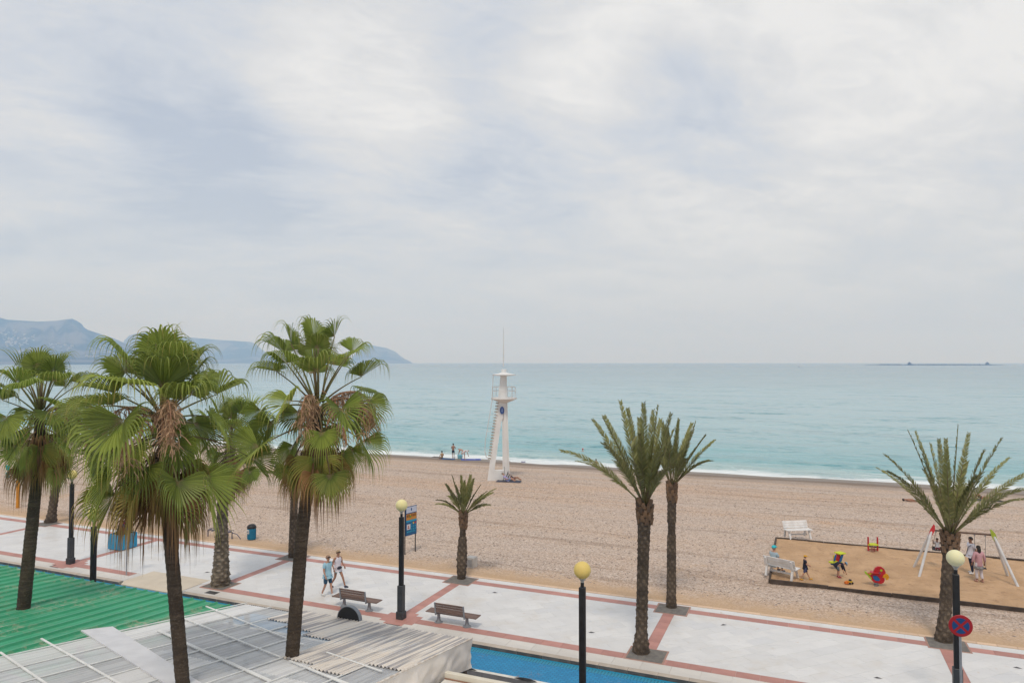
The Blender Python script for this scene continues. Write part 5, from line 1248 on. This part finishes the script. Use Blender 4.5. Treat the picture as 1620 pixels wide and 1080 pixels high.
MB().tube([(-1.3, 0, zt-.02), (1.3, 0, zt-.02)], .045, 10).build('top_bar', BARM, sw)
CHN = mat('chain', (.30, .30, .32), None, 5, .4, metal=.7)
def swing_seat(x, a):
    # the seat hangs on two chains, swung back by angle a
    y, z = math.sin(a)*1.55, zt-.06-math.cos(a)*1.55
    MB().cbox(-.23, .23, -.10, .10, -.02, .02, .006, M=Matrix.Translation((x, y, z)) @ Matrix.Rotation(a, 4, 'X')).build('seat', mat('rubber_seat', (.02, .02, .025)), sw)
    for k in (-.215, .215):
        MB().tube([(x+k, 0, zt-.05), (x+k, y, z)], .012, 5).build('chain', CHN, sw); MB().box(x+k-.03, x+k+.03, -.03, .03, zt-.12, zt-.03).build('hanger', CHN, sw)
    return x, y, z
x_, y_, z_ = swing_seat(-.86, R(46)); swing_seat(.72, 0)
pp = W(6.9, 39.1, PZ)+Vector((x_*CS-y_*SN, x_*SN+y_*CS, z_+.01))
JK = sitJ(-.09, .22); JK.update({k: Vector(v) for k, v in dict(kl=(-.11, .40, .06), kr=(.11, .40, .06), al=(-.12, .74, .16), ar=(.12, .74, .16), tl=(-.12, .84, .26), tr=(.12, .84, .26), el=(-.30, .10, .36), er=(.30, .10, .36), wl=(-.33, .22, .60), wr=(.33, .22, .60)).items()})
person('child in pale top riding the left swing', pp, ANG+R(180), JK, .62, mat('skin_brown', (.22, .105, .065)), cloth('pale_grey_top', (.42, .43, .45)), cloth('red_trousers', (.22, .03, .04)), mat('black_shoe', (.015, .015, .018)), HAIRD, None, False, .7, 1.8, 1.1)

# --- spring riders and toy
SPR = mat('spring_blue', (.03, .10, .16), None, 4, .4)
def spring(mb, r=.085, z0=0, z1=.34, n=5):
    mb.tube([(r*math.cos(k*.5), r*math.sin(k*.5), z0+(z1-z0)*k/(n*12.566)) for k in range(int(n*12.566)+1)], .013, 5)
p = gp(1386, 926, PZ); pr_ = thing('spring_rider', 'red parrot shaped spring rider with blue wing and orange beak', 'spring rider', p, R(-14))
sm_ = MB(); spring(sm_, .09, -.04, .16, 3); sm_.build('spring', SPR, pr_)
PRD = mat('parrot_red', (.46, .015, .02), (.40, .012, .018), 3, .4); zo = .12
bodyp = [(-.36, .34), (-.26, .20), (-.12, .06), (.02, .0), (.20, .0), (.30, .05), (.35, .16), (.34, .30), (.30, .38), (.38, .42), (.39, .55), (.33, .68), (.22, .76), (.08, .76), (-.02, .70), (-.08, .60), (-.10, .52), (-.24, .46), (-.40, .42)]
MB().prism([(x, z+zo) for x, z in bodyp], -.05, .05).build('body', PRD, pr_)
for sd_ in (-1, 1):
    y0, y1 = sorted((sd_*.051, sd_*.066))
    MB().prism([(x, z+zo) for x, z in ((-.14, .34), (-.02, .36), (.08, .30), (.16, .19), (.10, .12), (-.02, .12), (-.12, .20))], y0, y1).build('wing', mat('parrot_blue', (.012, .11, .30)), pr_)
    MB().prism([(.21+.05*math.cos(a*.628), .60+zo+.05*math.sin(a*.628)) for a in range(10)], y0, y1).build('eye', mat('parrot_lime', (.30, .48, .02)), pr_)
    MB().prism([(x, z+zo) for x, z in ((-.33, .42), (-.12, .49), (-.12, .45), (-.22, .40), (-.25, .36))], y0, y1).build('stripe', mat('parrot_yellow', (.62, .45, .02)), pr_)
MB().prism([(x, z+zo) for x, z in ((.26, .30), (.31, .41), (.40, .47), (.50, .42), (.53, .31), (.49, .21), (.41, .18), (.41, .28), (.33, .27))], -.062, .062).build('beak', mat('parrot_orange', (.66, .30, .01)), pr_)
MB().prism([(x, z+zo) for x, z in ((-.45, .40), (-.38, .36), (-.28, .22), (-.19, .14), (-.20, .24), (-.30, .36), (-.40, .48), (-.47, .50))], -.06, .06).build('tail', MATS['parrot_lime'], pr_)
MB().cbox(-.22, .10, -.16, .16, .47+zo, .50+zo, .008).build('seat', PRD, pr_); MB().tube([(.12, -.24, .50+zo), (.12, .24, .50+zo)], .018, 8).build('handle', SPR, pr_)
p = gp(1323, 899, PZ); s2 = thing('spring_rider', 'lime and blue spring rider behind the bending child', 'spring rider', p, R(20))
sm_ = MB(); spring(sm_, .09, -.04, .30, 4); sm_.build('spring', SPR, s2); LIM = mat('rider_lime', (.55, .62, .02))
MB().cbox(-.34, .24, -.15, .15, .30, .36, .01).build('seat', LIM, s2); MB().prism([(-.24, .20), (.20, .20), (.24, .30), (-.28, .30)], -.10, .10).build('base_block', MATS['parrot_blue'], s2)
for y in (-.12, .12): MB().prism([(.08, .36), (.20, .36), (.34, .72), (.22, .72)], y-.025, y+.025).build('side_panel', MATS['parrot_blue'], s2)
MB().prism([(.06, .36), (.16, .36), (.20, .76), (.08, .76)], -.08, .08).build('front_panel', PRD, s2); MB().cbox(.05, .45, -.19, .19, .72, .77, .01).build('top_panel', LIM, s2)
MB().cbox(-.16, -.06, -.04, .04, .36, .66, .01).build('grip', mat('parrot_yellow', (.62, .45, .02)), s2); MB().prism([(-.30, .45), (-.22, .42), (-.12, .72), (-.20, .72)], -.16, -.12).build('side_bar', MATS['parrot_blue'], s2)
p = gp(1381, 872, PZ); s3 = thing('spring_rider', 'small red framed spring rider with lime seat at the back', 'spring rider', p, R(-5))
sm_ = MB(); spring(sm_, .10, -.04, .30, 4); sm_.build('spring', mat('spring_red', (.30, .03, .03)), s3)
for x in (-.24, .24):
    fm_ = MB(); fm_.cbox(x-.03, x+.03, -.05, .05, .05, .78, .012); fm_.build('upright', PRD, s3); MB().ball((x, -.06, .36), .04, 8, 6).build('cap', LIM, s3)
MB().cbox(-.205, .205, -.17, .17, .36, .42, .01).build('seat', LIM, s3); MB().box(-.20, .20, -.02, .02, .08, .13).build('rail', MATS['spring_red'], s3)
p = gp(1343, 923, PZ+.01); ty = thing('toy_digger', 'small orange and black toy digger lying in the sand', 'toy', p, R(10))
MB().cbox(-.02, .16, -.07, .07, .05, .13, .01).build('body', mat('toy_yellow', (.60, .36, .02)), ty); MB().cbox(.02, .11, -.055, .055, .13, .20, .01).build('cab', HAIRD, ty); MB().prism([(-.20, .02), (-.10, .02), (-.02, .09), (-.06, .14), (-.20, .10)], -.06, .06).build('scoop', mat('toy_orange', (.62, .15, .01)), ty)
for x in (.0, .13):
    for y in (-.08, .08): MB().tube([(x, y-.015, .045), (x, y+.015, .045)], .045, 12).build('wheel', HAIRD, ty)

# ------------------------------------------------------------------ lifeguard tower
bT = bp(789, 759); gz = bT.z
lt = thing('lifeguard_tower', 'tall white concrete lifeguard tower with ladder, balcony and mast', 'lifeguard tower', (bT.x, bT.y, gz), R(0))
CW = mat('white_concrete_paint', (.72, .72, .71), (.64, .63, .62), .8, .7, .1); CT = mat('tower_trim', (.62, .58, .52), (.5, .46, .4), 2, .8)
px = bT.y/F
def tp_(u, v): return ((u-789)*px, H-(v-573)*px-gz)
# slanted front fin carrying the steps (a tapered plate), the upright twin columns and the low wall between them
xa = [(-1.04, -.2), (-.54, -.2), (.22, 5.2), (.40, 5.6), (.62, 9.6), (.18, 9.6), (-.05, 7.4)]
MB().prism(xa, -.22, .22).build('front_fin', CW, lt)
fm_ = MB()
for x0, x1, y0, y1 in ((.36, .56, -.12, .22), (.561, .80, -.28, .12), (.801, 1.00, -.12, .26)):
    vs = [(x0, y0, -.2), (x1, y0, -.2), (x1, y1, -.2), (x0, y1, -.2)]; sx = lambda x: .60+(x-.7)*.66; tv = [(sx(x0)-.10, y0*.7, 9.6), (sx(x1)-.10, y0*.7, 9.6), (sx(x1)-.10, y1*.7, 9.6), (sx(x0)-.10, y1*.7, 9.6)]
    fm_.add(vs+tv, [(3,2,1,0), (4,5,6,7), (0,1,5,4), (1,2,6,5), (2,3,7,6), (3,0,4,7)])
fm_.build('column', CW, lt)
rf_ = MB()
for x0, x1, y1 in ((.62, .95, 1.5),):
    rf_.add([(x0, .3, -.2), (x1, .3, -.2), (x1, y1, -.2), (x0, y1, -.2), (.50, .12, 9.9), (.66, .12, 9.9), (.66, .3, 9.9), (.50, .3, 9.9)], [(3,2,1,0), (4,5,6,7), (0,1,5,4), (1,2,6,5), (2,3,7,6), (3,0,4,7)])
rf_.build('rear_fin', CW, lt)
MB().cbox(-.62, .66, -.20, .18, -.2, .92, .02).build('base_wall', CW, lt)
MB().prism([(-1.06, -.2), (-1.0, -.2), (-.52, 3.0), (-.58, 3.0)], -.15, .15).build('step_back', CT, lt)
for i in range(21):
    z = 1.9+i*.262; x = -.98+.165*z*.86
    MB().cbox(x-.27, x+.02, -.24, .24, z, z+.085, .008).build('step', mat('step_beige', (.40, .35, .29), (.32, .28, .23)), lt)
STE = mat('tower_rail', (.66, .66, .65), None, 3, .5)
for y in (-.27, .27):
    MB().tube([(-.80, y, 1.9), (-1.12, y, 2.05), (-1.26, y, 2.6), (-1.20, y, 3.6), (-.62, y, 7.0), (-.50, y, 9.5)], .026, 6).build('ladder_rail', STE, lt)
for z, xx in ((4.4, -1.08), (5.9, -.82)): MB().tube([(xx, -.3, z), (xx+.75, -.3, z)], .022, 6).build('rail_bracket', STE, lt)
pfm = MB(); pfm.lathe([(.35, 6.95), (1.0, 7.22), (1.18, 7.30), (1.18, 7.42)], 10, (.46, .0, 0)); pfm.build('balcony_floor', CW, lt)
for z in (8.02, 8.38): MB().tube([(.46+1.06*math.cos(k*math.pi/8), 1.06*math.sin(k*math.pi/8), z) for k in range(17)], .024, 6).build('balcony_rail', STE, lt)
for k in range(12):
    a = k*math.pi/6+.2; MB().tube([(.46+1.06*math.cos(a), 1.06*math.sin(a), 7.4), (.46+1.06*math.cos(a), 1.06*math.sin(a), 8.38)], .02, 5).build('baluster', STE, lt)
rfm = MB(); rfm.lathe([(.25, 9.36), (1.02, 9.42), (1.06, 9.49), (.5, 9.60), (.24, 9.68), (.22, 9.98), (.02, 9.99)], 10, (.46, 0, 0)); rfm.build('roof', CW, lt)
MB().tube([(.42, 0, 10.2), (.42, 0, 12.0), (.42, 0, 13.75)], [.045, .035, .018], 8).build('mast', STE, lt)
em_ = MB(); Mx = Matrix.Translation((.30, -.285, 6.28)) @ Matrix.Rotation(R(90), 4, 'X'); em_.lathe([(.27, 0), (.27, .02)], 24, M=Mx @ Matrix.Diagonal((.72, 1.25, 1, 1))); em_.build('emblem', mat('emblem_blue', (.03, .085, .30)), lt)
em_ = MB(); em_.box(.27, .34, -.322, -.308, 6.05, 6.50); em_.box(.19, .268, -.322, -.308, 6.22, 6.30); em_.box(.342, .42, -.322, -.308, 6.22, 6.30); em_.box(.23, .268, -.322, -.308, 6.40, 6.44); em_.box(.342, .38, -.322, -.308, 6.40, 6.44); em_.build('emblem_mark', mat('emblem_pale', (.25, .34, .58)), lt)

# ------------------------------------------------------------------ people and things on the beach
def lieJ(knee=.0):
    J = pose(pelvis=(0, 0, .12), spine=(0, -.19, .12), chest=(0, -.37, .13), neck=(0, -.54, .13), jaw=(0, -.62, .15), head=(0, -.71, .15), sl=(-.185, -.47, .12), sr=(.185, -.47, .12), el=(-.27, -.22, .08), er=(.27, -.22, .08), wl=(-.24, .02, .06), wr=(.24, .02, .06),
             hl=(-.095, .05, .11), hr=(.095, .05, .11), kl=(-.11, .46-.12*knee*4, .10+knee), kr=(.11, .46-.12*knee*4, .10+knee*.85), al=(-.12, .86-.22*knee*4, .07), ar=(.12, .86-.2*knee*4, .07), tl=(-.14, .90-.2*knee*4, .16), tr=(.14, .90-.18*knee*4, .16)); J['look'] = Vector((0, 0, 1)); return J
def towel(uv, yaw, L, Wd, m, label, folds=.02):
    p = bp(*uv); mb = MB(); n = 10
    for j in range(n+1):
        for i in range(7): mb.v.append((-L/2+L*j/n, -Wd/2+Wd*i/6, .02+.035*abs(noise.noise((j*.7, i*.9, L*3)))+folds*random.random()))
    mb.f = [(j*7+i, (j+1)*7+i, (j+1)*7+i+1, j*7+i+1) for j in range(n) for i in range(6)]; mb.m = [0]*len(mb.f)
    o = mb.build('beach_towel', m, smooth=True); o.location = p; o.rotation_euler = (0, 0, yaw); return tag(o, label, 'towel')
p = bp(717, 724.5); person('bare chested man in dark trunks standing at the shoreline', p, yaw_to((.3, 1)), pose(er=(.25, .08, 1.16), wr=(.14, .24, 1.12), el=(-.25, .05, 1.16), wl=(-.12, .24, 1.10)), 1.0, SKIN2, None, cloth('dark_trunks', (.02, .025, .05)), None, HAIRD, leg=.7)
p = bp(699, 725); person('sunbather sitting on the sand by the left blue towel', p, yaw_to((-.5, .7)), sitJ(.0, .1), 1.0, mat('skin_gold', (.44, .26, .13)), None, cloth('dark_trunks', (.02, .025, .05)), None, HAIRD, leg=.5)
towel((708, 726), R(-25), 1.9, .8, mat('towel_blue', (.01, .12, .35), (.01, .05, .10), 3, .9), 'blue towel lying beside the sitting sunbather')
towel((691, 723), R(-20), 1.2, .8, mat('towel_dark', (.09, .08, .085), (.16, .14, .13), 3, .9), 'dark towel lying left of the sitting sunbather')
JBb = pose(pelvis=(0, -.1, .92), spine=(0, .06, 1.06), chest=(0, .24, 1.10), neck=(0, .40, 1.09), jaw=(0, .47, 1.07), head=(0, .55, 1.07), sl=(-.18, .28, 1.04), sr=(.18, .28, 1.04), el=(-.2, .36, .76), er=(.2, .36, .76), wl=(-.16, .44, .52), wr=(.16, .44, .52), hl=(-.10, -.08, .88), hr=(.10, -.08, .88))
p = bp(731, 724); person('bare backed bather bending down beside the pale blue bag', p, yaw_to((-.95, .2)), JBb, .96, SKIN1, None, cloth('dark_trunks', (.02, .025, .05)), None, HAIRD, leg=.6)
p = bp(735, 727); person('bather in white shirt bending over the blue mat', p, yaw_to((.95, .1)), JBb, .98, SKIN1, cloth('white_shirt', (.62, .58, .60)), cloth('pale_trunks', (.4, .36, .36)), None, HAIRD, sleeve=.7, leg=.7)
p = bp(727.5, 725); bg_ = thing('beach_bag', 'pale blue beach bag between the bathers at the shore', 'bag', p, R(10)); bgm = MB(); bgm.lathe([(.24, 0), (.27, .05), (.31, .42), (.30, .46)], 12); bgm.build('body', mat('bag_blue', (.22, .50, .60)), bg_)
for y in (-.12, .12): MB().tube([(-.15, y, .44), (-.1, y, .66), (.1, y, .66), (.15, y, .44)], .015, 5).build('handle', mat('bag_blue', (.22, .50, .60)), bg_)
towel((745, 727), R(3), 2.3, 1.2, mat('mat_blue', (.055, .10, .42), (.04, .07, .30), 2, .8), 'wide blue mat spread at the shore under the bending bather')
towel((828, 731), R(0), .5, .35, mat('towel_purple', (.07, .04, .22)), 'small purple towel dropped on the dark wet shingle', .08)
# two people resting at the foot of the tower
p = bp(803, 761); Jr = lieJ(.20); 
for k in ('chest', 'neck', 'jaw', 'head', 'sl', 'sr', 'spine'):
    q = Jr['pelvis']; v = Jr[k]-q; Jr[k] = q+Quaternion(Vector((1, 0, 0)), R(-48)) @ v
Jr['el'] = Vector((-.28, -.05, .22)); Jr['er'] = Vector((.28, -.05, .22)); Jr['wl'] = Vector((-.2, .12, .26)); Jr['wr'] = Vector((.2, .12, .26)); Jr['look'] = Vector((0, .8, .6))
person('person in lilac top reclining on a towel against the tower foot', p, yaw_to((.85, -.25)), {k: v.copy() for k, v in Jr.items()}, 1.0, SKIN1, cloth('lilac_top', (.36, .34, .58)), cloth('sky_shorts', (.20, .36, .62)), None, HAIRG, sleeve=.6, leg=.9)
p = bp(811.5, 759.5); person('tanned sunbather with raised knees beside the lilac top', p, yaw_to((.95, -.10)), {k: v.copy() for k, v in Jr.items()}, 1.0, SKIN2, cloth('dark_vest', (.03, .03, .05)), cloth('patterned_trunks', (.10, .10, .25)), None, HAIRD, sleeve=0, leg=.7)
towel((805, 761.5), R(-10), 2.2, 1.0, mat('towel_dark2', (.03, .035, .06), (.10, .10, .13), 6, .9), 'dark patterned towel under the two at the tower foot')
p = bp(796.5, 761); bk_ = thing('beach_chair', 'folded dark striped beach chair leaning on the tower wall', 'chair', p, R(15))
MB().tube([(0, .05, 0), (.18, .25, 1.15), (.12, .28, 1.25)], .018, 6).build('frame', HAIRD, bk_); MB().tube([(.4, .05, 0), (.5, .25, .85)], .018, 6).build('frame', HAIRD, bk_)
for i in range(5): MB().box(-.05+.09*i, .02+.09*i, 0, .03, .30, .75, M=Matrix.Rotation(R(25), 4, 'Y')).build('stripe', HAIRD if i % 2 else mat('canvas_white', (.6, .6, .6)), bk_)
# sunbathers to the right
p = bp(1445, 793); person('sunbather lying flat on the shingle left of the right palm', p, yaw_to((.98, -.1)), lieJ(0), 1.0, SKIN2, None, cloth('white_trunks', (.66, .64, .62)), None, HAIRD, leg=.5)
p = bp(1552, 789); person('sunbather lying with raised knees on a dark towel near the water', p, yaw_to((-.97, -.1)), lieJ(.34), 1.05, SKIN2, None, cloth('dark_trunks', (.02, .025, .05)), None, HAIRD, leg=.6)
towel((1558, 791.5), R(-5), 2.4, .9, mat('towel_black', (.03, .032, .04), None, 3, .9), 'black towel under the sunbather with raised knees')
p = bp(943, 736); person('distant bather sitting at the edge of the water', p, yaw_to((.2, 1)), sitJ(.0, .1), .82, SKIN2, None, cloth('dark_trunks', (.02, .025, .05)), None, HAIRD, leg=.5)
p = gp(922, 713, SEA+.02); person('swimmer in red cap standing chest deep in the sea', (p.x, p.y, SEA-1.42), yaw_to((0, 1)), pose(), 1.0, SKIN1, None, cloth('dark_trunks', (.02, .025, .05)), None, None, mat('red_cap', (.5, .03, .03)), leg=.5)
finish_skins()

# ------------------------------------------------------------------ out at sea
def far(u, Y): return Vector(((u-810)/F*Y, Y, SEA))
p = far(1264, 1550); sb_ = thing('sailboat', 'tiny sailboat with a bare mast far out on the water', 'boat', p, R(65)); sb_.scale = (1.3,)*3
hm2 = MB(); secs = []
for k in range(9):
    x = -5+k*10/8; wd = 1.5*math.sin(math.pi*min(1, .18+k/8*.62))*(1 if k < 8 else .1); zt_ = 1.0+.35*(k/8)**2
    secs.append([(x, -wd, zt_), (x, -wd*.7, .1), (x, 0, -.5), (x, wd*.7, .1), (x, wd, zt_)])
hm2.v = [q for s_ in secs for q in s_]; hm2.f = [(k*5+i, k*5+i+1, (k+1)*5+i+1, (k+1)*5+i) for k in range(8) for i in range(4)]+[(0, 1, 2, 3, 4)]+[(k*5, (k+1)*5, (k+1)*5+4, k*5+4) for k in range(8)]; hm2.m = [0]*len(hm2.f)
hm2.build('hull', mat('hull_dark', (.10, .12, .16)), sb_); MB().cbox(-2.2, 1.5, -.8, .8, 1.0, 1.7, .1).build('cabin', mat('hull_white', (.6, .6, .6)), sb_)
MB().tube([(.6, 0, 1), (.6, 0, 12.5)], .11, 6).build('mast', mat('hull_dark', (.10, .12, .16)), sb_); MB().tube([(.6, 0, 2.2), (-4, 0, 2.3)], .15, 6).build('boom', MATS['hull_dark'], sb_)
MB().prism([(.45, 2.6), (-1.2, 2.6), (.45, 11.5)], -.03, .03).build('sail', mat('hull_white', (.6, .6, .6)), sb_)
FFM = mat('pen_dark', (.02, .028, .05)); yF = 2900
pen = thing('floating_pen', 'low dark floating pen in the row of pens near the horizon', 'floating pen', far(1396, yF), 0, 'floating pens near the horizon')
pm = MB(); pm.tube([(14*math.cos(k*math.pi/10), 14*math.sin(k*math.pi/10), 1.0) for k in range(21)], 1.4, 5); pm.build('ring', FFM, pen)
pm = MB()
for k in range(10): a = k*math.pi/5; pm.tube([(12*math.cos(a), 12*math.sin(a), .5), (9*math.cos(a), 9*math.sin(a), 5.2)], .7, 4)
pm.build('net_posts', FFM, pen)
pen['label'] = 'low dark floating pen at the left end of the pen row near the horizon'
for u, pl_ in ((1407, 'second from the left end of the row'), (1419, 'just left of the middle service barge'), (1444, 'just right of the middle service barge'), (1456, 'second right of the middle service barge'), (1468, 'third right of the middle service barge'),
               (1480, 'fourth right of the middle service barge'), (1493, 'fifth right of the middle service barge'), (1506, 'fourth from the right end of the row'), (1519, 'third from the right end of the row'), (1531, 'second from the right end of the row'), (1545, 'just left of the right end service barge')):
    o = dup(pen, label='low dark floating pen near the horizon, '+pl_); o.location = far(u, yF*(1-(u-1396)*.0003))
for u, lb in ((1438, 'dark service barge at the middle of the pen row near the horizon'), (1561, 'dark service barge at the right end of the pen row near the horizon')):
    bgx = thing('service_barge', lb, 'barge', far(u, yF*.96), 0, 'service barges among the floating pens'); bgx.scale = (1.4,)*3
    MB().prism([(-13, 2.2), (-11, -.6), (11, -.6), (13, 2.2)], -4, 4).build('hull', FFM, bgx); MB().cbox(-3, 5, -3, 3, 2.2, 6.5, .3).build('deckhouse', FFM, bgx); MB().cbox(-1, 2.5, -2, 2, 6.5, 8.6, .2).build('bridge', FFM, bgx); MB().tube([(0, 0, 8), (0, 0, 11)], .3, 5).build('mast', FFM, bgx)
rl = thing('float_line', 'long low line of dark floats joining the pens near the horizon', 'float line', far(1470, yF*.98), 0)
x0, x1 = (1378-1470)/F*yF, (1572-1470)/F*yF*.98
MB().tube([(x0, 40, .5), (x0*.5, 20, .55), (0, 0, .5), (x1*.5, -20, .55), (x1, -55, .5)], [.8, 1.8, 2.0, 2.0, .9], 5).build('float_rope', FFM, rl)
